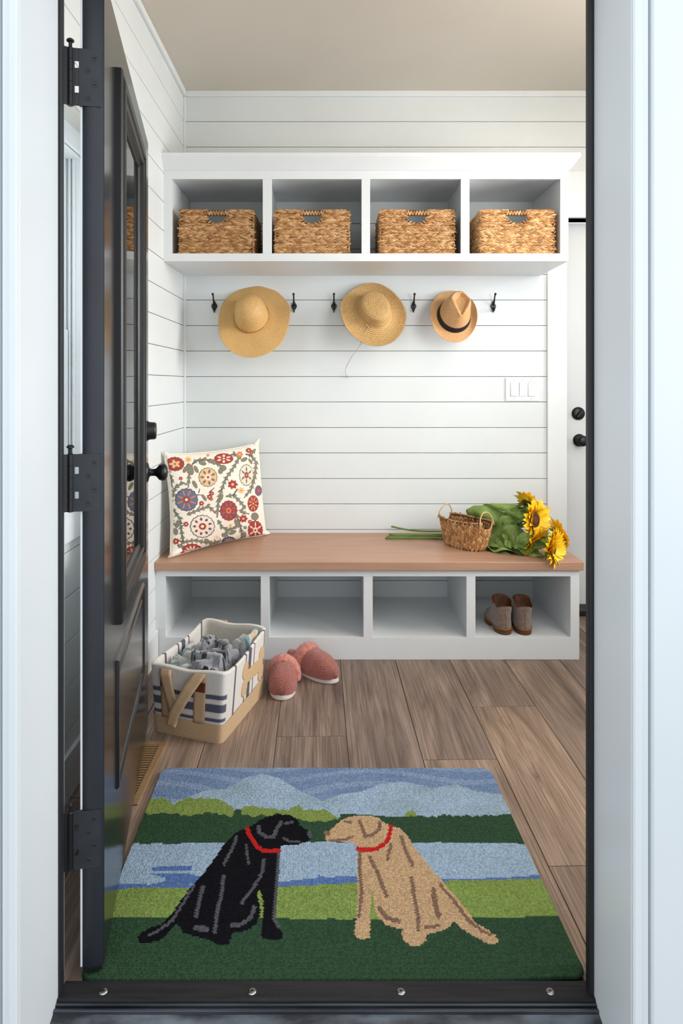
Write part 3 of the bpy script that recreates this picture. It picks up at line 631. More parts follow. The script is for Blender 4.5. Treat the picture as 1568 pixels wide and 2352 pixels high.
# ------------------------------------------------------------------ hats
def hat_base(name, label, u, v, tilt, roll, off):
    p = P(u, v, YW-off); t = thing(name, label, 'hat', p)
    z = Vector((0, -math.cos(tilt), math.sin(tilt))); y = Vector((0, math.sin(tilt), math.cos(tilt))); x = Vector((1, 0, 0))
    R = Matrix((x, y, z)).transposed(); t.rotation_euler = (R @ Matrix.Rotation(roll, 3, 'Z')).to_euler(); return t
def hat_surface(nth, stations):
    """stations: list of (rx, ry, z, extra(theta)->dz, dx, dy) densely interpolated"""
    th_ = np.linspace(0, 2*np.pi, nth, endpoint=False); return th_
def interp_rows(keys, nr):
    keys = np.array(keys, float); d = np.concatenate([[0], np.cumsum(np.linalg.norm(np.diff(keys[:, :3], axis=0), axis=1))])
    s = np.linspace(0, d[-1], nr); return np.stack([np.interp(s, d, keys[:, i]) for i in range(keys.shape[1])], 1), s
def smooth_rows(R, it=3):
    for _ in range(it): R[1:-1] = (R[:-2]+2*R[1:-1]+R[2:])/4
    return R
TILT = math.radians(31)

def build_hat(name, label, c, outline, off, crown, base_c, roll, brim_z, nth, nc, nbr, shade, extra=None):
    """crown: rows (rx, ry, z, dx, dy) top to base; outline: brim edge as seen square-on, in image pixels about c"""
    t = hat_base(name, label, c[0], c[1], TILT, 0, off); sc = F/(YW-off); th_ = np.linspace(0, 2*np.pi, nth, endpoint=False); ct = math.cos(TILT)
    rowsC, _ = interp_rows(crown, nc); rowsC = smooth_rows(rowsC, 4); bx, by = (base_c[0]-c[0])/sc, (c[1]-base_c[1])/sc/ct
    cr_, sr_ = math.cos(roll), math.sin(roll)
    def ell(rx, ry): x, y = rx*np.cos(th_), ry*np.sin(th_); return x*cr_-y*sr_, x*sr_+y*cr_
    V = []; S_ = []; L = 0.; prev = None
    for rx, ry, z, dx, dy in rowsC:
        x, y = ell(rx, ry); r_ = np.stack([x+bx+dx, y+by+dy, np.full(nth, z)], -1)
        if prev is not None: L += np.linalg.norm(r_-prev, axis=1).mean()
        prev = r_; V.append(r_); S_.append(L)
    ox = np.array([(p[0]-c[0])/sc for p in outline]); oy = np.array([(c[1]-p[1])/sc/ct for p in outline]); oa = np.arctan2(oy-by, ox-bx); orr = np.hypot(ox-bx, oy-by)
    o = np.argsort(oa); oa, orr = oa[o], orr[o]; oa = np.concatenate([oa-2*np.pi, oa, oa+2*np.pi]); orr = np.tile(orr, 3)
    dense_ = np.linspace(-np.pi*2, np.pi*4, 1441); rd = np.interp(dense_, oa, orr); k_ = np.hanning(41); k_ /= k_.sum(); rd = np.convolve(np.pad(rd, 20, 'edge'), k_, 'valid')
    base = V[-1]; ba = np.arctan2(base[:, 1]-by, base[:, 0]-bx); rim = np.interp(ba, dense_, rd)
    for k in range(1, nbr+1):
        q = k/nbr; rb = np.hypot(base[:, 0]-bx, base[:, 1]-by); r2 = rb+(rim-rb)*q; z = base[:, 2]*(1-min(1, q*3))+brim_z(q, ba)
        r_ = np.stack([bx+r2*np.cos(ba), by+r2*np.sin(ba), z], -1); L += np.linalg.norm(r_-prev, axis=1).mean(); prev = r_; V.append(r_); S_.append(L)
    V = np.stack(V, 1); S_ = np.array(S_); qq = np.concatenate([np.zeros(nc), np.arange(1, nbr+1)/nbr])
    if extra: V = extra(V, th_, S_, qq, ct)
    cols = shade(V, th_, S_, qq); g = grid_mesh('hat_body', V, 'straw', t, wrap_u=True, cols=np.clip(cols, 0, 1)); g.modifiers.new('thick', 'SOLIDIFY').thickness = .0016
    return t, V, (bx, by), ell
# 1 floppy sun hat
OUT1 = [(595.2,648),(627.3,655.5),(647.4,674),(660.8,694.3),(666,721),(662,748),(652.8,777.3),(638,800),(614,814.8),(581.8,821.5),(553.7,816.8),(530.9,806.8),(516,788),(508,770.6),(504,746.5),(501.4,721),(505.4,697),(520,674),(540.3,658),(567,652)]
CR1 = [(.0005,.0005,.122,-.006,.006),(.022,.024,.121,-.006,.006),(.047,.052,.110,-.005,.005),(.067,.075,.086,-.003,.004),(.078,.088,.048,-.001,.002),(.084,.096,.012,0,0),(.088,.100,.003,0,0)]
sh1 = lambda V, th_, S_, q: lin((226,184,120))[None, None]*(1+.06*np.sin(S_/.0042*6.28)[None, :, None]+.04*smooth_noise(V[..., 0]*9, V[..., 1]*9, 3)[..., None])
bz1 = lambda q, a: q**1.5*(.004*np.sin(2*a+.8)+.009*np.sin(3*a+2.0)+.006*np.sin(5*a+1))-.004*q-.006*q*np.cos(a-1.2)
h1, V1, (bx, by), ell1 = build_hat('sun_hat', 'large floppy tan sun hat with chain band on the shiplap wall', (583, 735), OUT1, .118, CR1, (577, 729), 0, bz1, 240, 60, 60, sh1,
    lambda V, th_, S_, q, ct: V+np.array([0, 0, 1.])*(.0005*np.sin(S_/.0042*6.28))[None, :, None])
ch = MB(); n = 96
for k in range(n):
    a = 2*math.pi*k/n; p = (bx+.0885*math.cos(a), by+.1005*math.sin(a), .010+.0012*(k % 2))
    M = Matrix.Translation(p) @ Matrix.Rotation(a+math.pi/2, 4, 'Z') @ Matrix.Rotation(math.pi/2*(k % 2), 4, 'X')
    ch.tube([M @ Vector((.0044*math.cos(q), .003*math.sin(q), 0)) for q in np.linspace(0, 2*math.pi, 9)], .001, 5, cap=False)
stuff(ch.build('chain_band', 'gold', h1, smooth=True))
MB().lathe([(.006,-.002),(.006,.0005),(.004,.0022),(.0005,.0028)], 12, Matrix.Translation(tuple(V1[0, 0]))).build('crown_button', 'cord', h1, smooth=True)
# 2 braided straw hat
OUT2 = [(851.8,647.9),(872.2,651),(892.7,663.2),(913,683.6),(927,706.5),(931.6,724.4),(927,752.4),(913,776.7),(894,794.5),(868.4,802.8),(848,801.6),(828.9,794.5),(811,780.5),(797,764),(786.8,738.4),(781,711.6),(784.2,693.8),(797,676),(813.6,661.9),(831.4,652.3)]
CR2 = [(.0004,.020,.072,.004,.003),(.03,.052,.072,.004,.003),(.055,.079,.069,.004,.003),(.066,.091,.062,.003,.002),(.070,.095,.050,.002,.001),(.076,.101,.012,0,0),(.082,.107,.003,0,0)]
def braid(V, th_, S_):
    P_ = .0092; row = S_[None]/P_*np.pi; lane = np.floor(S_/P_)[None]; rad_ = np.hypot(V[..., 0]-V[..., 0].mean(), V[..., 1]-V[..., 1].mean()); lr = np.array([rad_[:, lane[0] == l].mean() for l in lane[0]])
    nb = np.maximum(10, np.round(2*np.pi*lr/.0075))[None]; return np.abs(np.sin(row)), np.sin(nb*th_[:, None]+lane*np.pi)
def ex2(V, th_, S_, q, ct):
    a, zg = braid(V, th_, S_); V = V.copy(); V[..., 2] += .0018*a**.6+.0007*zg*a; e = (q**10)[None]*.0018*np.sin(120*th_)[:, None]; d = V[..., :2]-V[..., :2].mean((0, 1)); V[..., :2] += d/np.linalg.norm(d, axis=-1)[..., None]*e[..., None]; return V
def sh2(V, th_, S_, q):
    a, zg = braid(V, th_, S_); dk = np.clip(.25+.85*a**.8, 0, 1)*np.where((zg < -.55), .62, 1.0); band = ((V[..., 2] > .016) & (V[..., 2] < .05) & (q[None] == 0))
    c = lin((238,196,132))[None, None]*np.where(band, .78, dk)[..., None]; return c*(1+.05*smooth_noise(V[..., 0]*14, V[..., 1]*14, 5)[..., None])
bz2 = lambda q, a: q**2*(.016+.005*np.sin(2*a-.4))-.003*np.sin(np.pi*min(q, 1))
h2, V2, (bx, by), ell2 = build_hat('straw_hat', 'braided straw hat with flat crown and hanging cord', (856, 726), OUT2, .116, CR2, (860, 719), math.radians(20), bz2, 480, 120, 110, sh2, ex2)
x, y = ell2(.079, .104); band = [(bx+x[k % 480], by+y[k % 480], .009) for k in range(0, 484, 4)]
MB().tube(band, .0019, 7, cap=False).build('cord_band', 'cord', h2, smooth=True)
kx = Vector(V2[np.argmin(np.hypot(V2[:, 119, 0]-(834-856)/450, V2[:, 119, 1]-(726-766)/450/math.cos(TILT))), 119])+Vector((-.004, -.006, .007))
kb = MB(); kb.tube([kx+Vector((.011*math.cos(a)+.012, .008*math.sin(a)-.004, .004)) for a in np.linspace(0, 6.28, 20)], .0014, 6, cap=False)
kb.tube([kx, kx+Vector((-.006,.012,.006)), kx+Vector((-.003,.024,.006)), kx+Vector((.002,.033,.004))], .0015, 6)
kb.tube([kx, kx+Vector((-.009,.009,.006)), kx+Vector((-.008,.02,.006))], .0015, 6)
kb.lathe([(.0003,-.004),(.004,-.002),(.004,.002),(.0003,.004)], 10, Matrix.Translation(kx)).build('cord_knot', 'cord', h2, smooth=True)
MW = Matrix.Translation(h2.location) @ h2.rotation_euler.to_matrix().to_4x4(); Mi2 = MW.inverted(); k0 = MW @ kx
pth = [k0+Vector((0, -.004, -.004)), Vector(P(830, 786, k0.y-.020)), Vector(P(820, 803, k0.y-.028)), Vector(P(805, 824, k0.y-.004)), Vector(P(795, 843, 3.52)), Vector(P(793, 855, 3.560)), Vector(P(798, 866, 3.565))]
dense = []
for i in range(len(pth)-1):
    p0, p1, p2, p3 = pth[max(i-1, 0)], pth[i], pth[i+1], pth[min(i+2, len(pth)-1)]
    dense += [.5*((2*p1)+(p2-p0)*u+(2*p0-5*p1+4*p2-p3)*u*u+(3*p1-p0-3*p2+p3)*u**3) for u in (0, .2, .4, .6, .8)]
dense.append(pth[-1]); ct_ = MB().tube([Mi2 @ p for p in dense], .0014, 6)
ct_.lathe([(.0003,-.004),(.0038,-.002),(.003,.003),(.0003,.004)], 8, Matrix.Translation(Mi2 @ dense[-1])).build('hanging_cord', 'cord', h2, smooth=True)
# 3 fedora
OUT3 = [(1040.3,664.2),(1059.7,667.9),(1075.4,677.6),(1086.3,692),(1092.4,710.3),(1093.3,724.8),(1091.2,743),(1082.7,761.2),(1070.6,774.5),(1057.2,783),(1042.7,786.9),(1024.5,784.2),(1008.8,776.9),(996.7,764.8),(989.4,749),(986.4,732),(988.8,712.7),(994.2,697),(1006.4,681.2),(1022,669)]
CR3 = [(.0004,.0004,.118,.022,.014),(.028,.040,.118,.021,.013),(.046,.060,.114,.019,.012),(.054,.070,.104,.017,.010),(.062,.080,.078,.011,.006),(.074,.092,.034,.004,.001),(.082,.101,.008,0,0),(.085,.104,.002,0,0)]
def ex3(V, th_, S_, q, ct):
    V = V.copy(); st_ = math.sin(TILT); hi = np.clip((V[..., 2]-.035)/.05, 0, 1)*(q[None] == 0)
    fr = np.clip((-np.sin(th_))[:, None], 0, 1)**1.5; V[..., 0] -= .22*fr*hi*(V[..., 0]-.02)       # pinched front
    py_ = V[..., 1]*ct+V[..., 2]*st_; px_ = V[..., 0]-(.022+.07*np.clip(py_, 0, .2)*.9)
    w = np.where(py_ > .076, .043*np.sqrt(np.clip(1-((py_-.076)/.036)**2, 0, 1)), .043*np.clip((py_+.012)/.088, 0, 1)**.75)
    d = np.clip((w-np.abs(px_))/.020, 0, 1); d = d*d*(3-2*d); rim_ = np.exp(-((np.abs(px_)-w-.006)/.007)**2)*(py_ > -.02)*(py_ < .118)
    V[..., 2] += (-.024*d+.0045*rim_*(d < .05))*hi; return V
sh3 = lambda V, th_, S_, q: lin((222,174,122))[None, None]*(1+.05*smooth_noise(V[..., 0]*40, V[..., 1]*40, 9)[..., None]+.04*np.sin(S_/.003*6.28)[None, :, None])
bz3 = lambda q, a: q**1.6*(.026*np.abs(np.cos(a))**2-.010*np.clip(-np.sin(a), 0, 1)+.006*np.clip(np.sin(a), 0, 1))
h3, V3, (bx, by), ell3 = build_hat('fedora', 'tan straw fedora with black band on the shiplap wall', (1040, 726), OUT3, .094, CR3, (1041, 728), 0, bz3, 300, 110, 50, sh3, ex3)
zz_ = np.array([r_[2] for r_ in V3[75]]); rows_ = []
for z in np.linspace(.006, .032, 6):
    k = int(np.argmin(np.abs(zz_[:110]-z))); r_ = V3[:, k].copy(); c0 = r_[:, :2].mean(0); d = r_[:, :2]-c0; r_[:, :2] = c0+d*(1+.0022/np.linalg.norm(d, axis=1))[:, None]; rows_.append(r_)
grid_mesh('ribbon_band', np.stack(rows_, 1), 'ribbon', h3, wrap_u=True).modifiers.new('thick', 'SOLIDIFY').thickness = .0012
# ------------------------------------------------------------------ floral pillow
CR = dict(c=(241,233,219), red=(164,62,57), dred=(150,46,44), blue=(100,114,140), navy=(62,66,92), peach=(234,190,134), cream=(240,222,196), green=(126,132,112), dgreen=(86,84,74), orange=(220,126,70), purple=(92,80,120))
PC = {k: lin(v) for k, v in CR.items()}
def pillow_paint(px, py):
    col = np.tile(PC['c'], (*px.shape, 1)); ink = np.zeros(px.shape)
    def put(mask, c): col[mask] = PC[c]; ink[mask] = 1
    rv = np.random.default_rng(3)
    vines = [[(500,420),(540,382),(640,368),(740,400),(860,460)], [(490,440),(460,540),(452,680)], [(1030,340),(960,460),(870,590),(830,700),(790,820),(776,1020)], [(230,520),(270,600),(250,700),(268,780),(250,900)],
             [(268,790),(310,680),(390,630),(440,655)], [(450,985),(560,940),(680,898),(770,980)], [(290,945),(360,1040),(370,1150),(395,1290),(335,1395)], [(400,1300),(520,1278),(640,1300),(740,1310),(810,1250)],
             [(790,1060),(830,1130),(900,1160),(1020,1120)], [(1000,1010),(1035,1120),(1060,1230),(1020,1300)], [(880,785),(960,770),(1040,850),(1080,900),(1040,960),(1130,980)], [(1200,260),(1150,320),(1215,400),(1200,560),(1160,700),(1080,800)],
             [(1030,340),(960,310),(900,330)], [(830,700),(790,730)], [(690,1370),(720,1310),(640,1300)], [(260,990),(270,1060),(300,1110)], [(850,1220),(900,1170),(960,1150)], [(1200,980),(1190,1020)], [(1100,310),(1180,330)], [(870,590),(905,605)],
             [(570,740),(580,700)], [(560,765),(600,770)], [(690,740),(740,690)], [(575,910),(590,870)], [(380,1120),(425,1095)], [(330,1275),(390,1290)], [(960,770),(1000,705),(1040,705)]]
    for k, v in enumerate(vines):
        d, t = dist_line(px, py, v, True); L = sum(math.hypot(b[0]-a[0], b[1]-a[1]) for a, b in zip(v[:-1], v[1:])); thin = L < 120
        saw = ((t/55+.3*k) % 1); wd = (4.5 if thin else 6.5+24*saw**2.2); tp = np.clip((L-t)/60, .25, 1); wd = wd*tp
        put(d < wd+3.5, 'dred' if k % 2 else 'dgreen'); put(d < wd, 'green' if not thin else 'dgreen')
        put(d < 3, 'dgreen') if k % 3 == 0 else None
    for cx, cy, rx, ry, a in ((470,480,62,34,1.2),(420,480,22,40,.6),(540,480,20,40,-.5),(610,410,40,22,.3),(730,395,44,24,.4),(840,465,36,30,.2),(815,500,26,30,.4),(1080,370,36,20,-.5),(330,1095,24,42,.3),(310,1180,26,36,-.2),(370,1350,40,22,.4),
                           (950,1190,40,20,-.5),(1080,1220,22,36,.2),(780,1290,42,20,-.5),(660,1280,30,18,.4),(870,1215,30,18,.2),(820,800,18,40,.4),(1200,1010,38,40,0),(990,1080,18,40,-.3),(525,650,20,44,-.5),(1150,390,14,32,-.6),(630,800,16,40,-.6)):
        x = (px-cx)*math.cos(a)+(py-cy)*math.sin(a); y = -(px-cx)*math.sin(a)+(py-cy)*math.cos(a); q = np.hypot(x/rx, y/ry); put(q < 1.12, 'dred'); put(q < 1, 'green')
    def fl(cx, cy, rx, ry, base, edge, spoke, n, core, dot, ring=None, s0=.35, s1=.85, sw=.2, rot=0., edgew=.07, scal=16):
        x = (px-cx)/rx; y = (py-cy)/ry; q = np.hypot(x, y); a = np.arctan2(y, x)+rot; q2 = q/(1+.03*np.cos(scal*a))
        put(q2 < 1.0, edge); put(q2 < 1-edgew, base)
        if ring: put((q2 < .68) & (q2 > .62), ring)
        da = np.abs(((a*n/(2*np.pi)) % 1)-.5)*2*np.pi/n/1.0; lat = np.sin(da)*q
        put((q > s0) & (q < s1) & (lat < sw*(1-((q-(s0+s1)/2)/((s1-s0)/2+1e-6))**2)+.01), spoke)
        put(q < .30, core); put(q < .13, dot)
    fl(300,420,108,80,'red','dgreen','peach',5,'peach','blue',None,.2,.62,.16)
    fl(850,360,108,60,'red','dred','cream',6,'red','cream',None,.3,.8,.13)
    fl(672,568,106,108,'peach','dgreen','blue',7,'cream','red',None,.38,.85,.11)
    fl(1105,545,80,120,'cream','dgreen','blue',6,'red','orange',None,.3,.8,.09)
    fl(430,822,130,128,'blue','navy','orange',8,'red','cream',None,.3,.92,.055)
    fl(905,945,98,114,'red','dred','blue',8,'orange','red',None,.4,.85,.075)
    fl(610,1122,140,128,'cream','navy','purple',9,'red','cream','c',.5,.78,.10)
    fl(495,1415,128,100,'red','dred','cream',12,'red','red',None,.2,.8,.07)
    fl(1180,865,62,92,'red','dred','peach',8,'red','peach',None,.25,.9,.05)
    fl(1205,1165,84,108,'red','dred','cream',6,'cream','red',None,.3,.9,.07)
    fl(910,1310,88,76,'blue','navy','orange',10,'orange','red',None,.25,.7,.10,0.,.2,18)
    fl(1240,720,40,60,'blue','navy','red',7,'red','peach')
    for cx, cy, r_, c in ((365,582,22,'red'),(600,862,28,'red'),(425,1097,30,'red'),(310,1290,38,'red'),(715,752,26,'red'),(690,790,30,'red'),(710,815,20,'red'),(672,322,16,'orange'),(950,650,52,'red'),(1045,718,36,'peach'),(1070,1035,44,'red'),(1145,1070,24,'red'),(1130,268,32,'red'),(1160,292,18,'red'),(1030,312,34,'orange'),(925,1112,20,'peach'),(775,1245,40,'cream'),(450,372,36,'peach'),(1090,1135,20,'blue')):
        q = np.hypot(px-cx, (py-cy)*1.1); a = np.arctan2(py-cy, px-cx); put(q < r_*(1+.15*np.cos(7*a)), c); put(q < r_*.3, 'peach' if c != 'peach' else 'orange')
    return col, ink
pil = thing('throw_pillow', 'cream throw pillow with red and blue embroidered flowers on the bench', 'pillow', (-.55, 3.30, .4345))
Q = {k: np.array(v) for k, v in dict(BL=(-.730, 3.058, .437), BR=(-.345, 3.515, .437), TR=(-.388, 3.535, .905), TL=(-.768, 3.105, .893)).items()}
NU_, NV_ = 300, 280
def quad(u, v): return ((1-u)*(1-v))[..., None]*Q['BL']+(u*(1-v))[..., None]*Q['BR']+(u*v)[..., None]*Q['TR']+((1-u)*v)[..., None]*Q['TL']
uu, vv = np.meshgrid(np.linspace(0, 1, NU_), np.linspace(0, 1, NV_), indexing='ij'); nrm = np.array([.776, -.63, .05])
ed = lambda t: np.clip(np.sin(np.pi*t), 0, 1)
su, sv_ = ed(uu), ed(vv); bul = (su*sv_)**.42
# edges draw in between the corners
u2 = .5+(uu-.5)*(1-.055*sv_**.8); v2 = .5+(vv-.5)*(1-.06*su**.8)
wr_ = .0060*smooth_noise(uu*1.3, vv*1.3, 11)+.0025*smooth_noise(uu*3, vv*2, 12)+.004*np.sin(14*(uu-vv)+3*np.sin(5*vv))*np.exp(-((uu-.9)**2+(vv-.35)**2)/.05)
Vf = quad(u2, v2)+nrm*(.086*bul+wr_*bul)[..., None]; Vb = quad(u2, v2)-nrm*(.055*bul)[..., None]
cb4 = {k: np.array(v) for k, v in dict(BL=(215, 1480), BR=(1338, 1225), TR=(1225, 175), TL=(150, 310)).items()}
pxy = ((1-uu)*(1-vv))[..., None]*cb4['BL']+(uu*(1-vv))[..., None]*cb4['BR']+(uu*vv)[..., None]*cb4['TR']+((1-uu)*vv)[..., None]*cb4['TL']
pxy = np.stack([(VX+F*Vf[..., 0]/Vf[..., 1]-340)*4.9, (VY+F*(EYE-Vf[..., 2])/Vf[..., 1]-980)*4.9], -1)
pxy = np.stack([(VX+F*Vf[..., 0]/Vf[..., 1]-340)*4.9, (VY+F*(EYE-Vf[..., 2])/Vf[..., 1]-980)*4.9], -1)
pc, ink = pillow_paint(pxy[..., 0], pxy[..., 1]); Vf = Vf+nrm*(ink*.0012)[..., None]
bm_ = (uu < .005) | (uu > .995) | (vv < .005) | (vv > .995); pc[bm_] = PC['c']
VV = np.concatenate([Vf, Vb[:, ::-1][:, 1:-1]], 1); cc = np.concatenate([pc, np.tile(PC['c'], (NU_, NV_-2, 1))], 1)
VV = VV-np.array(pil.location); grid_mesh('pillow_cover', VV, 'pillow_cloth', pil, wrap_v=True, cols=cc)
edge_pts = [quad(np.array(a), np.array(b_))-np.array(pil.location) for a, b_ in [(t, 0.03*np.sin(np.pi*t)) for t in np.linspace(0, 1, 20)]+[(1-.028*np.sin(np.pi*t), t) for t in np.linspace(0, 1, 20)]+[(1-t, 1-.03*np.sin(np.pi*t)) for t in np.linspace(0, 1, 20)]+[(.028*np.sin(np.pi*t), 1-t) for t in np.linspace(0, 1, 20)]]
MB().tube([tuple(p) for p in edge_pts], .003, 6).build('seam_piping', mat('cream_cloth', (241,233,219), (228,220,206), rough=.85, scale=(200,200,200)), pil, smooth=True)
for cxz, d1, d2 in (('TL', (-.002,-.004,.012), (.02,.02,-.028)), ('TR', (.006,.004,.022), (-.03,-.03,-.03)), ('BL', (-.006,-.010,.0), (.04,.03,.03)), ('BR', (.016,.012,.004), (-.03,-.035,.02))):
    q = Q[cxz]-np.array(pil.location); a = q+np.array(d1)*1.1; b_ = q+np.array(d2)
    MB().tube([tuple(a), tuple(a*.6+b_*.4), tuple(b_)], [.004, .013, .014], 10).build('corner_fold', 'cream_cloth', pil, smooth=True)

# ------------------------------------------------------------------ hooked rug with two dogs
RC = {k: lin(v) for k, v in dict(sky=(122,146,182), sky2=(158,178,206), mtn=(176,198,222), mtn2=(160,182,196), lime=(140,160,84), dark=(56,84,60), lake=(172,196,220), lake2=(98,128,184), grass=(142,168,88), black=(20,20,26), grey=(92,92,98), red=(208,40,38), tan=(212,176,136), brown=(142,112,92)).items()}
rc = dict(BL=np.array([-.535, 2.136]), BR=np.array([.4905, 2.136]), FR=np.array([.515, 1.3768]), FL=np.array([-.515, 1.3768]))
NX, NY = 640, 470
a_, b2 = np.meshgrid(np.linspace(0, 1, NX), np.linspace(0, 1, NY), indexing='ij')    # b: 0 front .. 1 back
wX, wY = 1.03, .76; X_ = (a_-.5)*wX; Yq = (b2-.5)*wY; rad = .03
cx_ = np.clip(np.abs(X_), 0, wX/2-rad); cy_ = np.clip(np.abs(Yq), 0, wY/2-rad); ex, ey = np.abs(X_)-cx_, np.abs(Yq)-cy_; m_ = np.maximum(ex, ey); rr = np.hypot(ex, ey)+1e-9; k_ = np.where((ex > 0) & (ey > 0), m_/rr, 1)
a2 = (np.sign(X_)*(cx_+ex*k_))/wX+.5; b3 = (np.sign(Yq)*(cy_+ey*k_))/wY+.5
def rugxy(a, b): return ((1-a)*(1-b))[..., None]*rc['FL']+(a*(1-b))[..., None]*rc['FR']+(a*b)[..., None]*rc['BR']+((1-a)*b)[..., None]*rc['BL']
# loop cells
LX, LY = 232, 176; row = np.clip(np.floor(b3*LY), 0, LY-1); off = (row % 2)*.5; colm = np.floor(a2*LX+off); ca_ = np.clip((colm-off+.5)/LX, 0, 1); cb_ = (row+.5)/LY
cell = rugxy(ca_, cb_); U_ = VX+F*cell[..., 0]/cell[..., 1]; V_ = VY+F*(EYE-.014)/cell[..., 1]
hr = np.random.default_rng(2).random((LX+2, LY+1)); hsh = hr[colm.astype(int), row.astype(int)]
jag = lambda f, s: np.interp(U_, np.arange(200, 1420, f), np.random.default_rng(s).uniform(-1, 1, len(np.arange(200, 1420, f))))
ip = lambda pts: np.interp(U_, [p[0] for p in pts], [p[1] for p in pts])
col = np.tile(RC['sky'], (NX, NY, 1)); streak = np.sin(V_*.9+3*np.sin(U_*.013)+row*2.1)
def rput(mask, c, c2=None, f=None):
    v = np.broadcast_to(RC[c], col.shape)
    if c2 is not None: v = v*(1-f[..., None])+RC[c2]*f[..., None]
    col[mask] = v[mask]
sm_ = smooth_noise(U_/200, V_/60, 4)*.5+.5
rput(np.ones_like(U_, bool), 'sky', 'sky2', np.clip(.45*(streak > .4)+.3*sm_, 0, 1))
rput(V_ > ip([(200,1850),(390,1842),(425,1832),(470,1815),(520,1810),(560,1785),(600,1776),(640,1785),(690,1815),(742,1838),(780,1822),(830,1815),(870,1800),(920,1793),(960,1800),(990,1810),(1045,1800),(1090,1815),(1145,1822),(1400,1830)]), 'mtn', 'mtn2', np.clip(sm_, 0, 1))
lt = ip([(200,1835),(380,1832),(400,1846),(425,1830),(500,1834),(530,1848),(545,1866),(560,1848),(600,1852),(620,1856),(660,1858),(685,1845),(700,1858),(745,1856),(765,1870),(790,1885),(920,1880),(930,1866),(945,1858),(958,1872),(965,1890),(1400,1890)])+jag(9, 5)*3
lbm = ip([(200,1872),(400,1866),(430,1872),(480,1862),(535,1874),(548,1862),(575,1874),(640,1866),(680,1878),(720,1886),(775,1878),(790,1872),(900,1876),(950,1874),(1400,1866)])+jag(8, 6)*3.5
rput(V_ > lt, 'lime'); rput((V_ > np.minimum(lbm, ip([(200,1900),(530,1900),(540,1858),(553,1858),(556,1900),(775,1900),(782,1868),(1000,1878),(1020,1868),(1040,1880),(1090,1874),(1165,1867),(1400,1866)])+jag(10, 8)*3)), 'dark')
lk = ip([(200,1934),(320,1936),(700,1932),(1400,1936)])+jag(14, 9)*1.2
rput(V_ > lk, 'lake', 'mtn2', np.clip(.5*sm_, 0, 1))
lb2 = ip([(200,2042),(270,2039),(640,2034),(820,2025),(1240,2016),(1400,2015)]); dpt = lb2-V_
wave = np.sin(U_*.022+np.sin(V_*.08)*2+V_*.05)
rput((V_ > lk) & (((dpt < 10+6*np.sin(U_*.01)) & (U_ < 1400)) | ((dpt < 34) & (wave > .55) & ((U_ < 520) | (abs(U_-790) < 60))) | ((abs(dpt-44) < 5) & (U_ > 350) & (U_ < 440))), 'lake2')
rput(V_ > lb2, 'grass', 'lime', np.clip(sm_, 0, 1)); rput(V_ > ip([(200,2106),(640,2107),(1000,2108),(1290,2102),(1400,2101)])+jag(20, 3), 'dark')
def c6(L): return [(240+x/2.7034, 1720+y/2.7034) for x, y in L]
def c7(L): return [(700+x/2.3059, 1720+y/2.3059) for x, y in L]
bd = c6([(1282,530),(1270,500),(1240,490),(1215,470),(1185,425),(1150,405),(1080,400),(1010,415),(960,435),(925,465),(880,485),(830,505),(775,550),(740,590),(700,650),(650,720),(600,790),(540,850),(490,910),(440,985),(400,1040),(350,1085),(270,1110),(215,1150),(205,1175),(215,1195),(260,1200),(330,1185),(385,1150),(420,1110),(450,1080),(475,1110),(490,1135),(550,1155),(610,1165),(640,1175),(690,1200),(740,1212),(775,1205),(785,1150),(795,1130),(850,1125),(910,1105),(945,1070),(965,1020),(965,960),(945,900),(960,870),(975,890),(985,950),(985,1020),(975,1090),(970,1140),(985,1165),(1030,1175),(1070,1183),(1100,1165),(1105,1140),(1095,1110),(1070,1080),(1060,1030),(1065,960),(1075,880),(1080,780),(1085,690),(1088,620),(1095,600),(1130,590),(1200,590),(1250,575),(1282,555)])
rput(inpoly(U_, V_, bd), 'black')
for L, w_ in (([(820,540),(795,610),(740,710)],10),([(880,590),(885,650),(895,710)],8),([(990,685),(980,760),(940,830),(850,955)],10),([(740,785),(725,900),(700,1000),(685,1125)],11),([(610,850),(590,940),(568,1030)],12),([(555,845),(500,930),(420,1060),(330,1125),(280,1150)],9),([(930,975),(905,1040),(850,1080),(790,1085)],13),([(565,1105),(635,1110)],16),([(955,475),(960,510),(1000,540),(1050,540),(1070,490),(1095,450)],12),([(1120,460),(1165,450)],9),([(1110,550),(1150,570),(1210,575)],7),([(1080,640),(1075,760),(1060,900),(1050,1040),(1080,1100)],9),([(1268,515),(1275,535)],14)):
    rput(dist_line(U_, V_, c6(L)) < w_/2.7034, 'grey')
rput(dist_line(U_, V_, c6([(885,490),(905,545),(940,600),(980,625),(1030,632),(1082,625)])) < 13/2.7, 'red')
yd = c7([(108,455),(125,440),(150,410),(190,375),(230,355),(290,350),(350,350),(395,365),(425,390),(460,405),(500,415),(540,450),(570,505),(620,570),(680,640),(740,710),(800,780),(860,850),(900,915),(960,950),(1005,980),(1022,1010),(1010,1030),(975,1030),(920,1000),(850,965),(810,925),(790,905),(770,935),(730,960),(670,970),(640,980),(640,1010),(610,1035),(560,1035),(520,1010),(512,970),(525,945),(490,945),(430,925),(385,885),(370,840),(365,780),(355,745),(350,800),(345,860),(345,960),(345,990),(310,1005),(270,995),(258,960),(270,920),(275,850),(280,750),(278,650),(275,540),(280,510),(240,490),(180,490),(120,490),(108,475)])
rput(inpoly(U_, V_, yd), 'tan')
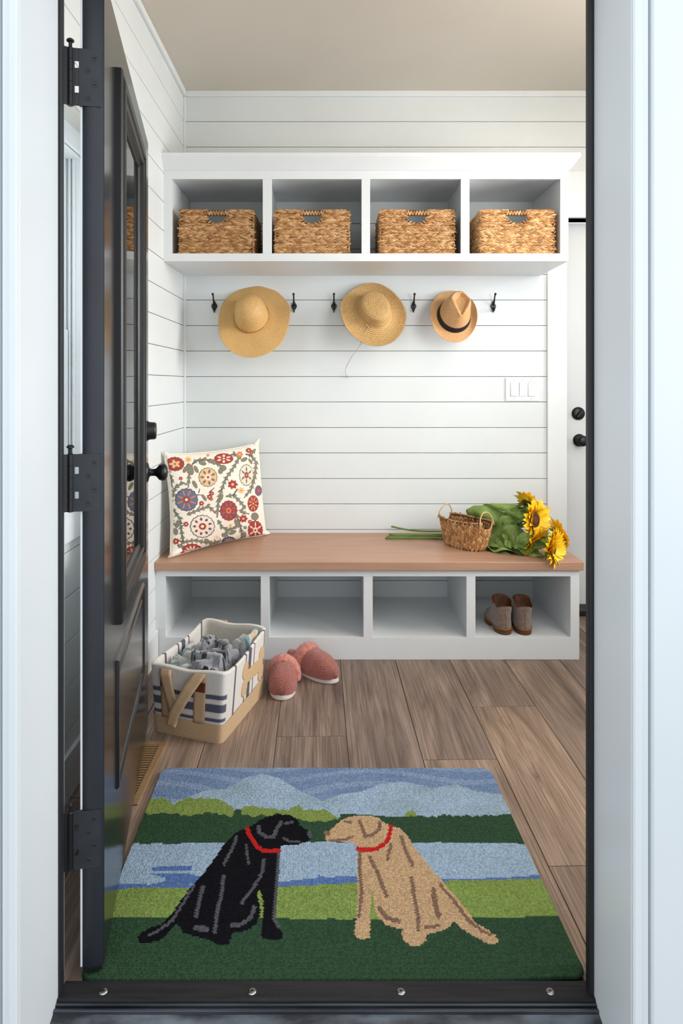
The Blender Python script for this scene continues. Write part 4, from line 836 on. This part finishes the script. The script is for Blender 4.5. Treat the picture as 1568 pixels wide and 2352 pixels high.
for L, w_ in (([(290,540),(290,650),(300,760),(285,880)],9),([(345,570),(385,650),(410,720),(435,775)],10),([(455,505),(435,580)],9),([(510,460),(530,530),(570,610)],10),([(565,680),(580,780),(600,880),(600,950)],10),([(680,740),(690,820),(708,880)],14),([(715,715),(790,800),(870,910),(940,960),(980,980)],9),([(395,835),(430,890),(500,905)],12),([(640,940),(710,930)],8),([(290,380),(305,420),(320,460),(360,450),(395,420),(395,385)],9),([(210,380),(245,385)],7),([(130,480),(210,478),(255,460)],6),([(108,440),(122,446)],11)):
    rput(dist_line(U_, V_, c7(L)) < w_/2.3059, 'brown')
rput(dist_line(U_, V_, c7([(455,410),(445,460),(420,500),(380,525),(330,530),(280,525)])) < 11/2.3, 'red')
col = np.clip(col*(.84+.36*hsh)[..., None], 0, 1)
fa = a2*LX+off-colm; fb = b3*LY-row; bump_ = np.sqrt(np.clip(1-(2*fa-1)**2*.8, 0, 1))*np.sqrt(np.clip(1-(2*fb-1)**2*.95, 0, 1))
col = col*(.55+.45*bump_)[..., None]                      # darker between the loops
xy = rugxy(a2, b3); zz = .0085+.0038*bump_+.0012*hsh+.0012*smooth_noise(a_*3, b2*2, 8)
curl = .010*np.exp(-((a_-.97)/.10)**2)*np.exp(-(b2/.05)**2); zz = zz+curl
edge_m = (a_ < 1e-6) | (a_ > 1-1e-6) | (b2 < 1e-6) | (b2 > 1-1e-6); zz = np.where(edge_m, .0012+curl, zz)
col[edge_m] *= .5
rug = thing('hooked_rug', 'hooked rug picturing a black and a yellow dog by a lake', 'rug', (0, 1.75, 0))
grid_mesh('pile', np.stack([xy[..., 0], xy[..., 1]-1.75, zz], -1), 'rug_wool', rug, cols=col, smooth=True)
q_ = [rugxy(np.array(a), np.array(b_)) for a, b_ in ((.006,.006),(.994,.006),(.994,.994),(.006,.994))]
MB().add([(p[0], p[1]-1.75, .0008) for p in q_]+[(p[0], p[1]-1.75, .004) for p in q_], [(0,3,2,1),(4,5,6,7),(0,1,5,4),(1,2,6,5),(2,3,7,6),(3,0,4,7)]).build('backing', 'black_seal', rug)

# ------------------------------------------------------------------ fabric bin with blankets
bin_ = thing('fabric_bin', 'striped cream fabric bin with tan bone patch and burlap handles', 'bin', (-.46, 2.53, 0))
bo = np.array(bin_.location)
bq = [np.array(p) for p in ((-.632, 2.392), (-.376, 2.296), (-.272, 2.690), (-.528, 2.786))]; rq = [np.array(p) for p in ((-.645, 2.376), (-.357, 2.285), (-.263, 2.745), (-.537, 2.848))]
HB = .235
def bl(q, a, b): return ((1-a)*(1-b))[..., None]*q[0]+(a*(1-b))[..., None]*q[1]+(a*b)[..., None]*q[2]+((1-a)*b)[..., None]*q[3]
def BS(a, b, f, off=0.0):
    a, b, f = np.broadcast_arrays(np.asarray(a, float), np.asarray(b, float), np.asarray(f, float))
    xy = bl(bq, a, b)*(1-f)[..., None]+bl(rq, a, b)*f[..., None]
    sag = .010*np.sin(np.pi*np.clip(f, 0, 1)); ctr = np.array([-.455, 2.54]); d = xy-ctr; L = np.linalg.norm(d, axis=-1)[..., None]
    nx = np.where(np.abs(a-.5) > np.abs(b-.5), 1, 0)
    ea = (rq[1]-rq[0])/np.linalg.norm(rq[1]-rq[0]); eb = (rq[3]-rq[0])/np.linalg.norm(rq[3]-rq[0])
    nvec = np.where((nx == 1)[..., None], ea*np.sign(a-.5)[..., None], eb*np.sign(b-.5)[..., None])
    xy = xy+nvec*(off+0*sag)[..., None] if np.ndim(off) else xy+nvec*off
    return np.concatenate([xy, (f*HB)[..., None]], -1)
def rpath(n, p=14.0):
    t = np.linspace(0, 2*np.pi, n, endpoint=False)+np.pi/4*0; c, s = np.cos(t), np.sin(t); k = (np.abs(c)**p+np.abs(s)**p)**(-1/p); return .5+.5*c*k, .5+.5*s*k
pa, pb = rpath(520); fz = np.concatenate([np.linspace(0, 1, 60), [1.012, 1.012], np.linspace(1, .2, 12)]); inset = np.concatenate([np.zeros(60), [.004, .010], np.full(12, .014)])
A2, FZ = np.meshgrid(pa, fz, indexing='ij'); B2_, IN = np.meshgrid(pb, inset, indexing='ij'); k_ = 1-IN*6
Vb_ = BS(.5+(A2-.5)*k_, .5+(B2_-.5)*k_, FZ); Vb_[..., 2] += .004*np.sin(A2*9+B2_*7)*FZ; 
rimdip = .010*np.sin(np.pi*B2_)*(np.abs(A2-.5) > .4)*FZ; Vb_[..., 2] -= rimdip
cc = np.tile(lin((224,218,210)), (*A2.shape, 1)); navy = lin((84,87,104))
fr_ = (B2_ < .06) | (B2_ > .94); sd = ~fr_
for c0, w_ in ((.655, .028), (.485, .058), (.325, .026)): cc[fr_ & (np.abs(FZ-c0) < w_) & (IN < .002)] = navy
for c0, w_ in ((.20, .016), (.44, .012), (.54, .034), (.65, .012), (.92, .012)): cc[sd & (np.abs(B2_-c0) < w_)] = navy
inside = IN > .011; cc[inside & fr_] = lin((196,190,180)); cc[inside] *= .95
grid_mesh('body', Vb_-bo, 'bin_cloth', bin_, wrap_u=True, cols=cc)
fz2 = np.linspace(0.0, .27, 10); A3, F3 = np.meshgrid(pa, fz2, indexing='ij'); B3, _ = np.meshgrid(pb, fz2, indexing='ij')
Vk = BS(.5+(A3-.5)*1.02, .5+(B3-.5)*1.015, F3); grid_mesh('burlap_base', Vk-bo, 'burlap', bin_, wrap_u=True)
fb_ = BS(np.array([.05,.95,.95,.05]), np.array([.05,.05,.95,.95]), np.zeros(4))-bo; MB().add([tuple(p+np.array([0,0,.004])) for p in fb_], [(0,1,2,3)]).build('bottom', 'burlap', bin_)
def strip(name, a0, a1, f0, f1, off, m, side='front', n=14):
    aa, ff = np.meshgrid(np.linspace(a0, a1, 6), np.linspace(f0, f1, n), indexing='ij'); bb = np.zeros_like(aa) if side == 'front' else np.ones_like(aa)
    o = grid_mesh(name, BS(aa, bb, ff, off)-bo, m, bin_); o.modifiers.new('t', 'SOLIDIFY').thickness = .002; return o
for a0 in (.16, .60):
    strip('strap', a0, a0+.155, .25, .97, .004, 'burlap'); strip('leather_patch', a0+.005, a0+.15, .72, .86, .0065, 'leather')
def ribbon(name, pts, wid, m):        # flat band along (a, f, off) points with per-point width direction
    C0 = []
    for a, f, o_, wx, wf in pts: C0.append((BS(np.array(a-wx/2), np.array(0.), np.array(f-wf/2), o_), BS(np.array(a+wx/2), np.array(0.), np.array(f+wf/2), o_+.002)))
    C0 = np.array(C0); t = np.linspace(0, len(pts)-1, 50); i0 = np.clip(t.astype(int), 0, len(pts)-2); fr = (t-i0)[:, None, None]; fr = fr*fr*(3-2*fr)*.5+fr*.5
    L_ = C0[i0]*(1-fr)+C0[i0+1]*fr; mid = (L_[:, :1]+L_[:, 1:])/2; V = np.concatenate([L_[:, :1], L_[:, :1]*.5+mid*.5, mid, L_[:, 1:]*.5+mid*.5, L_[:, 1:]], 1)
    o = grid_mesh(name, V-bo, m, bin_); o.modifiers.new('t', 'SOLIDIFY').thickness = .003; return o
ribbon('carry_handle', [(.237,.985,.004,.15,0),(.25,.92,.016,.15,.01),(.29,.75,.022,.14,.03),(.35,.55,.028,.13,.03),(.375,.40,.032,.12,.02),(.375,.29,.030,.11,0),(.37,.235,.040,.11,0),(.375,.27,.052,.11,-.02),(.42,.42,.052,.12,-.06),(.50,.60,.046,.12,-.07),(.58,.78,.034,.13,-.06),(.65,.92,.016,.15,-.02),(.677,.985,.004,.15,0)], .15, 'burlap')
strip('strap', .2, .36, .5, 1.01, .004, 'burlap', 'back'); 
# bone patch on the long side
nb_, nf_ = 90, 70; BB, FF = np.meshgrid(np.linspace(.33, .95, nb_), np.linspace(.24, .92, nf_), indexing='ij')
L_ = .46; dx = lambda c: (BB-c[0])*L_; dz = lambda c: (FF-c[1])*HB
bone = (np.abs((FF-.575+(BB-.64)*.14)*HB) < .024) & (BB > .43) & (BB < .85)
for c in ((.435,.73),(.435,.47),(.845,.67),(.845,.41)): bone |= np.hypot(dx(c), dz(c)) < .031
Vn = BS(np.ones_like(BB), BB, FF, .0035)-bo; idx = np.arange(nb_*nf_).reshape(nb_, nf_); ok = bone[:-1, :-1] & bone[1:, :-1] & bone[:-1, 1:] & bone[1:, 1:]
fs = [(idx[i, j], idx[i+1, j], idx[i+1, j+1], idx[i, j+1]) for i in range(nb_-1) for j in range(nf_-1) if ok[i, j]]
used = sorted({k for f in fs for k in f}); mp_ = {k: n for n, k in enumerate(used)}
MB().add(Vn.reshape(-1, 3)[used], [tuple(mp_[k] for k in f) for f in fs]).build('bone_patch', mat('bone_cloth', (212,180,138), (196,162,120), rough=.9, scale=(300,300,300), bump=.3, bscale=700), bin_, smooth=True).modifiers.new('t', 'SOLIDIFY').thickness = .003
# blankets: crumpled cloth
def ridge(x, y, seed, k=4):
    r = np.random.default_rng(seed); h = np.zeros_like(x); wx = .18*smooth_noise(x*1.3, y*1.3, seed+1, 2); wy = .18*smooth_noise(x*1.3+5, y*1.3, seed+2, 2)
    for i in range(k):
        a = r.uniform(0, np.pi); f = r.uniform(1.3, 2.6); ph = r.uniform(0, 6); s = np.sin(np.pi*f*((x+wx)*np.cos(a)+(y+wy)*np.sin(a))*1.6+ph); h = np.logaddexp(6*h, 6*np.exp(-(s/.42)**2)*(.65+.35*r.random()))/6
    return h
def blanket(name, label, regs, paint, parent_z=0):
    t = thing(name, label, 'blanket', (-.46, 2.53, .01)); Vs = []; 
    for k, (a0, a1, b0, b1, z0, amp, seed) in enumerate(regs):
        n = 190; s, q = np.meshgrid(np.linspace(0, 1, n), np.linspace(0, 1, n), indexing='ij'); a = a0+(a1-a0)*s; b = b0+(b1-b0)*q
        h = ridge(a*.72+seed, b*1.0, seed, 3); h = h+.07*smooth_noise(a*2.2, b*3, seed+5, 3); ev = np.clip(np.minimum(np.minimum(s, 1-s), np.minimum(q, 1-q))/.16, 0, 1)**.6
        z = z0*ev+amp*h*ev-.10*(1-ev)
        p = BS(np.clip(a, .05, .95), np.clip(b, .05, .95), np.full_like(a, .85)); gx, gy = np.gradient(h, axis=0)*n, np.gradient(h, axis=1)*n
        p[..., 0] -= np.clip(.0022*gx, -.008, .008)*ev; p[..., 1] -= np.clip(.0022*gy, -.008, .008)*ev; p[..., 2] = np.maximum(z, .02)
        c = paint(a, b, seed); grid_mesh('fold' if k else 'drape', p-np.array(t.location), 'fleece', t, cols=c)
    return t
def paw_paint(a, b, seed):
    c = np.tile(lin((156,157,162)), (*a.shape, 1)); X, Yy = a*.29, b*.46; r = np.random.default_rng(seed+77); dk = lin((34,34,40))
    for _ in range(46):
        x0, y0, an, sc = r.uniform(0, .29), r.uniform(0, .46), r.uniform(0, 6.28), r.uniform(1.0, 1.5)
        m = np.hypot(X-x0, Yy-y0) < .0085*sc
        for j in range(4):
            q = an+(j-1.5)*.62; m |= np.hypot(X-x0-.0155*sc*math.cos(q), Yy-y0-.0155*sc*math.sin(q)) < .0042*sc
        c[m] = dk
    return c
def pale_paint(a, b, seed):
    n = smooth_noise(a*3, b*4, seed, 2); c = np.tile(lin((206,208,204)), (*a.shape, 1)); c[n > .35] = lin((112,150,156)); c[n < -.6] = lin((214,190,160)); m = smooth_noise(a*5+3, b*6, seed+9, 2) > .85; c[m] = lin((60,64,72)); return c
blanket('paw_print_blanket', 'crumpled grey fleece blanket with black paw prints in the bin', [(.10,.95,.04,.86,.175,.055,3), (.28,.86,.08,.66,.198,.055,15)], paw_paint)
blanket('pale_blanket', 'crumpled pale blanket with teal marks at the bin edges', [(.05,.44,.05,.66,.165,.055,8), (.64,.96,.58,.95,.205,.050,21)], pale_paint)
# ------------------------------------------------------------------ slippers
def slipper(label, toe, heel):
    toe, heel = Vector((*toe, 0)), Vector((*heel, 0)); d = toe-heel; L = d.length; t = thing('slipper', label, 'slipper', (toe+heel)/2, 'pink slippers on the floor', rotz=math.atan2(d.y, d.x))
    def w_(x):
        q = np.clip(x/(L/2), -1, 1); base_ = .050-.007*np.clip(-q, 0, 1)+.004*np.clip(q, 0, 1)*(1-np.clip(q, 0, 1)); return base_*np.clip(1-np.abs(q)**3.6, 0, 1)**.5
    xs_ = -L/2*np.cos(np.linspace(0, np.pi, 40)); out = [(x, float(w_(x))) for x in xs_]+[(x, -float(w_(x))) for x in xs_[::-1][1:-1]]
    so = MB(); n = len(out); lv = [(0, .97), (.004, 1.02), (.010, 1.0), (.018, 1.02), (.024, 1.0)]
    so.add([(x*k, y*k, z) for z, k in lv for x, y in out], [(a*n+i, a*n+(i+1) % n, (a+1)*n+(i+1) % n, (a+1)*n+i) for a in range(len(lv)-1) for i in range(n)]+[tuple(reversed(range(n))), tuple((len(lv)-1)*n+i for i in range(n))]); so.build('sole', 'sole_white', t, smooth=True)
    # padded footbed
    sx, sy = np.meshgrid(np.linspace(-.99, .6, 60), np.linspace(-1, 1, 30), indexing='ij'); X = sx*L/2; Yq = sy*w_(X)*1.0; Z = .022+(.026+.016*np.clip(-sx*1.6-.3, 0, 1))*np.clip(1-np.abs(sy)**3, 0, 1)**.5*np.clip((sx+1)*12, 0, 1)**.5+.0012*smooth_noise(X*60, Yq*60, 4, 1)
    grid_mesh('footbed', np.stack([X, Yq, Z], -1), 'terry', t)
    st = [( -L/2*.78+.05*k/12*1.0, .012*math.sin(k/12*2.6)-.004, .0645) for k in range(13)]
    MB().tube(st, .0012, 5).build('footbed_stitch', 'sole_white', t, smooth=True)
    # toe cap
    x0 = -.012; s, ph = np.meshgrid(np.linspace(0, 1, 110), np.linspace(0, np.pi, 120), indexing='ij'); X = x0+(L/2*1.0-x0)*np.sin(s*np.pi/2)**1.0
    wd = w_(np.minimum(X, L/2*.9985))*1.07+.002; h = .082*np.clip(1-((X-x0)/(L/2-x0))**2.6, 0, 1)**.55; nz = .0008*smooth_noise(X*120, ph*6, 2, 3)+.0006*rng.normal(0, 1, X.shape)
    Y2 = (wd+nz)*np.sign(np.cos(ph))*np.abs(np.cos(ph))**.8; Z = .018+(h+.004+nz)*np.sin(ph)**.72; X = X+nz+.003*np.sin(ph)
    grid_mesh('toe_cap', np.stack([X, Y2, Z], -1), 'terry', t)
    # fluffy collar
    k, q = np.meshgrid(np.linspace(-.10, np.pi+.10, 130), np.linspace(0, 2*np.pi, 40, endpoint=False), indexing='ij'); r = .024+.0018*smooth_noise(k*2.5, q*.6, 6, 3)
    cxp, czp = .055*np.cos(k)*1.02, .026+.080*np.clip(np.sin(k), -.1, 1)**1.0; ny, nz2 = np.cos(k), np.sin(k)
    X = x0-.004-.020*np.abs(np.cos(k))**2+r*1.15*np.cos(q); Y2 = cxp+ny*r*.62*np.sin(q); Z = np.maximum(czp+nz2*r*.62*np.sin(q), .012)
    grid_mesh('fur_collar', np.stack([X, Y2, Z], -1), 'fur', t, wrap_v=True)
    hair = MB(); rh = np.random.default_rng(8)
    for _ in range(2600):
        kk, qq = rh.uniform(-.05, np.pi+.05), rh.uniform(0, 2*np.pi); ny, nz_ = math.cos(kk), math.sin(kk); n_ = np.array([1.15*math.cos(qq), ny*.62*math.sin(qq), nz_*.62*math.sin(qq)]); n_ /= np.linalg.norm(n_)
        p = np.array([x0-.004-.02*abs(math.cos(kk))**2, .055*1.02*math.cos(kk), .026+.080*max(math.sin(kk), -.1)])+np.array([.024*1.15*math.cos(qq), ny*.024*.62*math.sin(qq), nz_*.024*.62*math.sin(qq)])
        if p[2] < .012: continue
        dr = n_+rh.normal(0, .5, 3); dr /= np.linalg.norm(dr); sd = np.cross(dr, rh.normal(0, 1, 3)); sd /= np.linalg.norm(sd)+1e-9; L2 = rh.uniform(.005, .009)
        hair.add([p-n_*.002-sd*.0006, p-n_*.002+sd*.0006, p+dr*L2], [(0, 1, 2)])
    stuff(hair.build('fur', 'fur', t)); return t
slipper('pink slipper nearest the striped bin, toe toward the doorway', (-.196, 2.612), (-.205, 2.862))
slipper('pink slipper with its heel against the bench, toe pointing right', (.012, 2.765), (-.196, 2.968))

# ------------------------------------------------------------------ ankle boots
def boot(label, heel, rot, mirror):
    t = thing('ankle_boot', label, 'boot', (heel[0], heel[1], .0978), 'brown suede boots in the cubby', rotz=rot)   # local +y = toe
    n = 72; a = np.linspace(0, 2*np.pi, n, endpoint=False)
    def outline(L, w, y0, toe=1.0, z=0):
        c, s = np.cos(a), np.sin(a); x = w/2*np.sign(c)*np.abs(c)**.85; y = y0+L/2+L/2*np.sign(s)*np.abs(s)**.9
        q = (y-y0)/L; x = x*(1-.16*np.exp(-((q-.38)/.16)**2)*toe)*(1+.10*np.exp(-((q-.72)/.14)**2)*toe)+mirror*.008*toe*np.clip(q-.5, 0, 1); return x, y
    lv = [(.022,.236,.086,.002,1),(.030,.240,.090,0,1),(.042,.236,.089,.0,1),(.054,.220,.086,.002,.9),(.066,.186,.082,.005,.7),(.077,.154,.080,.008,.4),(.087,.132,.079,.010,.2),(.100,.120,.080,.011,0),(.112,.115,.082,.010,0),(.122,.114,.084,.009,0)]
    lv = np.array(lv); zs = np.linspace(0, len(lv)-1, 46); LV = np.stack([np.interp(zs, np.arange(len(lv)), lv[:, k]) for k in range(5)], 1)
    for _ in range(3): LV[1:-1] = (LV[:-2]+2*LV[1:-1]+LV[2:])/4
    V = np.zeros((n, len(LV), 3)); ztop = LV[-1, 0]
    for i, (z, L, w, y0, tt) in enumerate(LV):
        x, y = outline(L, w, y0, tt); g = np.clip((z-.06)/(ztop-.06), 0, 1)**1.6; q = (y-y0)/L
        rim = .020*q-.016*np.exp(-((q-.18)/.13)**2)*1-.022*np.exp(-((q-.52)/.10)**2)*(x*mirror > 0)+.004
        V[:, i] = np.stack([x, y, z+g*rim], -1)
    V[..., :2] += (.0008*smooth_noise(V[..., 1]*20, V[..., 2]*20, 3, 2))[..., None]
    grid_mesh('upper', V, 'suede', t, wrap_u=True)
    ctr = V[:, -1].mean(0); rows = [V[:, -1]]
    for k, (sc, dz) in enumerate(((.955, .001), (.92, -.01), (.84, -.035), (.74, -.06), (.3, -.07))): rw = ctr+(V[:, -1]-ctr)*np.array([sc, sc, 1]); rw[:, 2] += dz; rows.append(rw)
    grid_mesh('lining', np.stack(rows, 1), 'boot_lining', t, wrap_u=True)
    x, y = outline(.246, .094, -.002, 1); x2, y2 = x, y
    so = MB().prism(list(zip(x, y)), .014, .024); so.build('sole', 'boot_sole', t)
    MB().prism(list(zip(x*1.015, y*1.004-.0006)), .0225, .0265).build('welt', 'welt', t)
    hx = [(xx*.97, yy+.001) for xx, yy in zip(x, y) if yy < .068]; hx = sorted([p for p in hx], key=lambda p: math.atan2(p[1]-.045, p[0])); MB().prism(hx, 0, .0145).build('heel', 'boot_sole', t)
    fx = [(xx*.98, yy) for xx, yy in zip(x, y) if yy > .12]; fx = sorted(fx, key=lambda p: math.atan2(p[1]-.17, p[0])); MB().prism(fx, 0, .0145).build('front_sole', 'boot_sole', t)
    MB().tube([(0, -.0035, .03), (0, -.004+.003, .06), (0, .0055, .082), (0, .0092, .10), (0, .0085, .112)], .0012, 6).build('back_seam', 'suede', t, smooth=True)
    
    return t
boot('brown suede ankle boot on the left of the pair in the cubby', (.768, 3.030), math.radians(3), -1)
boot('brown suede ankle boot on the right of the pair in the cubby', (.852, 3.027), math.radians(-4), 1)

# ------------------------------------------------------------------ sunflowers
def petal_mesh(L, wd, curl, seed):
    s, q = np.meshgrid(np.linspace(0, 1, 9), np.linspace(-1, 1, 5), indexing='ij'); prof = np.sin(np.pi*np.clip(s, 0, 1)**.62)**.8*(1-s**6*.4)+.12*(1-s)
    X = s*L; Y = q*wd/2*prof; Z = curl*L*(np.sin(s*1.9)*.35-s**2*.25)+.10*wd*(np.abs(q)**2)*prof+.015*L*np.sin(7*s+seed); return np.stack([X, Y, Z], -1)
pm_ = []
for k in range(4):
    o = grid_mesh('petal_source', petal_mesh(.046*(1+.06*k), .0245, .35+.2*(k % 2), k*1.7), 'petal'); o.data.name = 'petal'; pm_.append(o.data); bpy.data.objects.remove(o)
o = grid_mesh('sepal_source', petal_mesh(.034, .011, -.5, 1), 'sepal'); sepm = o.data; bpy.data.objects.remove(o)
def leaf_mesh(L, wd, seed):
    s, q = np.meshgrid(np.linspace(0, 1, 22), np.linspace(-1, 1, 15), indexing='ij'); pr = np.clip(np.sin(np.pi*s**.72), 0, 1)**.85*(1-.35*s**4); X = s*L; Y = q*wd/2*pr*(1+.05*np.abs(np.sin(17*s)))
    Z = -.12*L*s**2+.22*np.abs(q)*wd/2*pr+.010*np.sin(9*s+3*q+seed)-.004*np.cos(q*np.pi)*pr+.003*np.cos(20*s-np.abs(q)*6)*pr; return np.stack([X, Y, Z], -1)
lfm = []
for k in range(3):
    o = grid_mesh('leaf_source', leaf_mesh(.17, .105+.015*k, k*2.), 'leaf'); o.data.name = 'leaf'; lfm.append(o.data); bpy.data.objects.remove(o)
rf = np.random.default_rng(12)
def sunflower(label, head, nrm, R, stem, leaves, open_=1.0, npet=21):
    t = thing('sunflower', label, 'sunflower', stem[0], 'sunflowers lying on the bench'); o3 = Vector(t.location); nrm = Vector(nrm).normalized(); head = Vector(head)
    pts = [Vector(p) for p in stem]+[head-nrm*.035, head-nrm*.008]; dn = []
    for i in range(len(pts)-1):
        p0, p1, p2, p3 = pts[max(i-1, 0)], pts[i], pts[i+1], pts[min(i+2, len(pts)-1)]
        for k in range(6):
            u = k/6; dn.append(.5*((2*p1)+(p2-p0)*u+(2*p0-5*p1+4*p2-p3)*u*u+(3*p1-p0-3*p2+p3)*u**3))
    dn.append(pts[-1]); MB().tube([p-o3 for p in dn], .0045, 9).build('stem', 'stem', t, smooth=True)
    M = Matrix.Translation(head-o3) @ nrm.to_track_quat('Z', 'Y').to_matrix().to_4x4()
    dr = R*.42
    hd = MB().lathe([(dr*1.05,-.008),(dr*1.1,-.002),(dr*1.02,.004),(dr*.62,.0068)], 28).build('flower_head', 'disk_rim', t, smooth=True); hd.matrix_basis = M
    MB().lathe([(dr*.66,.004),(dr*.62,.0072),(dr*.3,.0062),(.0005,.0054)], 24).build('seed_centre', 'disk', hd, smooth=True)
    for ring_ in range(3):
        for k in range(npet):
            a = 2*math.pi*(k+.5*ring_+rf.uniform(-.2, .2))/npet; sc = R/.066*rf.uniform(.86, 1.10)*(.86, 1, 1)[ring_]
            Mp = Matrix.Rotation(a, 4, 'Z') @ Matrix.Translation((dr*.86, 0, .001-.0025*ring_)) @ Matrix.Rotation(-math.radians((34, 20, 6)[ring_]*open_+rf.uniform(-9, 9)), 4, 'Y') @ Matrix.Rotation(rf.uniform(-.3, .3), 4, 'X') @ Matrix.Scale(sc, 4)
            part('petal', pm_[int(rf.integers(0, 4))], hd, Mp)
    for k in range(11):
        a = 2*math.pi*(k+rf.uniform(-.2, .2))/11; part('sepal', sepm, hd, Matrix.Rotation(a, 4, 'Z') @ Matrix.Translation((dr*.7, 0, -.008)) @ Matrix.Rotation(math.radians(rf.uniform(0, 40)), 4, 'Y') @ Matrix.Scale(R/.066, 4))
    for bp_, tip, up, sc, k in leaves:
        b_ = Vector(bp_); x = (Vector(tip)-b_).normalized(); z = (Vector(up)-x*Vector(up).dot(x)).normalized(); y = z.cross(x)
        Rm = Matrix((x, y, z)).transposed().to_4x4(); part('leaf', lfm[k], t, Matrix.Translation(b_-o3) @ Rm @ Matrix.Scale((Vector(tip)-b_).length/.17, 4) @ Matrix.Scale(sc, 4, (0, 1, 0)))
    return t
zb_ = .4395
sunflower('largest open sunflower, dark centre facing the room, above the others', (.940, 3.190, .578), (.62, -.78, .10), .090, [(.285, 3.505, zb_), (.5, 3.49, zb_+.002), (.72, 3.45, .462), (.86, 3.33, .52)],
          [((.74, 3.44, .47), (.875, 3.30, .625), (-.35, -.85, .35), 1.15, 0), ((.70, 3.42, .47), (.80, 3.25, .60), (-.3, -.9, .3), 1.2, 1), ((.80, 3.36, .50), (.905, 3.25, .545), (-.2, -.8, .5), .9, 2), ((.80, 3.37, .52), (.935, 3.28, .605), (-.2, -.8, .5), .9, 1), ((.83, 3.33, .50), (.90, 3.22, .50), (-.3, -.8, .4), 1.1, 0)])
sunflower('half hidden sunflower drooping below the largest one', (.922, 3.130, .487), (.62, -.62, -.42), .076, [(.30, 3.475, zb_+.001), (.5, 3.46, zb_+.004), (.74, 3.38, .448), (.85, 3.22, .48)],
          [((.75, 3.33, .46), (.865, 3.12, .452), (-.3, -.5, .9), .8, 0), ((.80, 3.28, .49), (.80, 3.14, .462), (-.9, -.3, .3), .5, 1), ((.80, 3.29, .47), (.915, 3.17, .505), (-.3, -.8, .5), .9, 2), ((.82, 3.25, .452), (.915, 3.11, .450), (0, -.4, 1), .8, 0)], .8)
sunflower('sunflower hanging over the front edge of the bench', (.968, 3.015, .488), (.78, -.62, .02), .086, [(.27, 3.45, zb_), (.5, 3.43, zb_), (.73, 3.34, zb_+.004), (.86, 3.14, .458)],
          [((.74, 3.30, .45), (.90, 3.06, .447), (0, -.3, 1), .75, 2), ((.70, 3.30, .445), (.83, 3.10, .443), (0, -.2, 1), .7, 1), ((.84, 3.17, .457), (.945, 3.055, .447), (0, -.5, .9), .75, 1), ((.85, 3.17, .465), (.95, 3.07, .50), (-.4, -.7, .5), .9, 2)])
sunflower('sunflower at the top of the bunch, seen from its side', (.945, 3.310, .632), (.55, .35, .62), .072, [(.30, 3.535, .475), (.45, 3.53, .452), (.72, 3.50, .468), (.87, 3.40, .55)],
          [((.76, 3.47, .49), (.895, 3.38, .60), (-.4, -.8, .5), .9, 0), ((.82, 3.44, .52), (.935, 3.37, .605), (-.3, -.85, .3), .9, 2)], .6)
sunflower('sunflower tucked behind the one over the bench edge', (1.020, 3.100, .535), (.86, .05, .42), .070, [(.26, 3.42, zb_+.001), (.5, 3.41, zb_+.003), (.76, 3.34, .455), (.90, 3.20, .49)],
          [((.76, 3.40, .46), (.90, 3.22, .50), (-.2, -.6, .8), .8, 2)], .7)
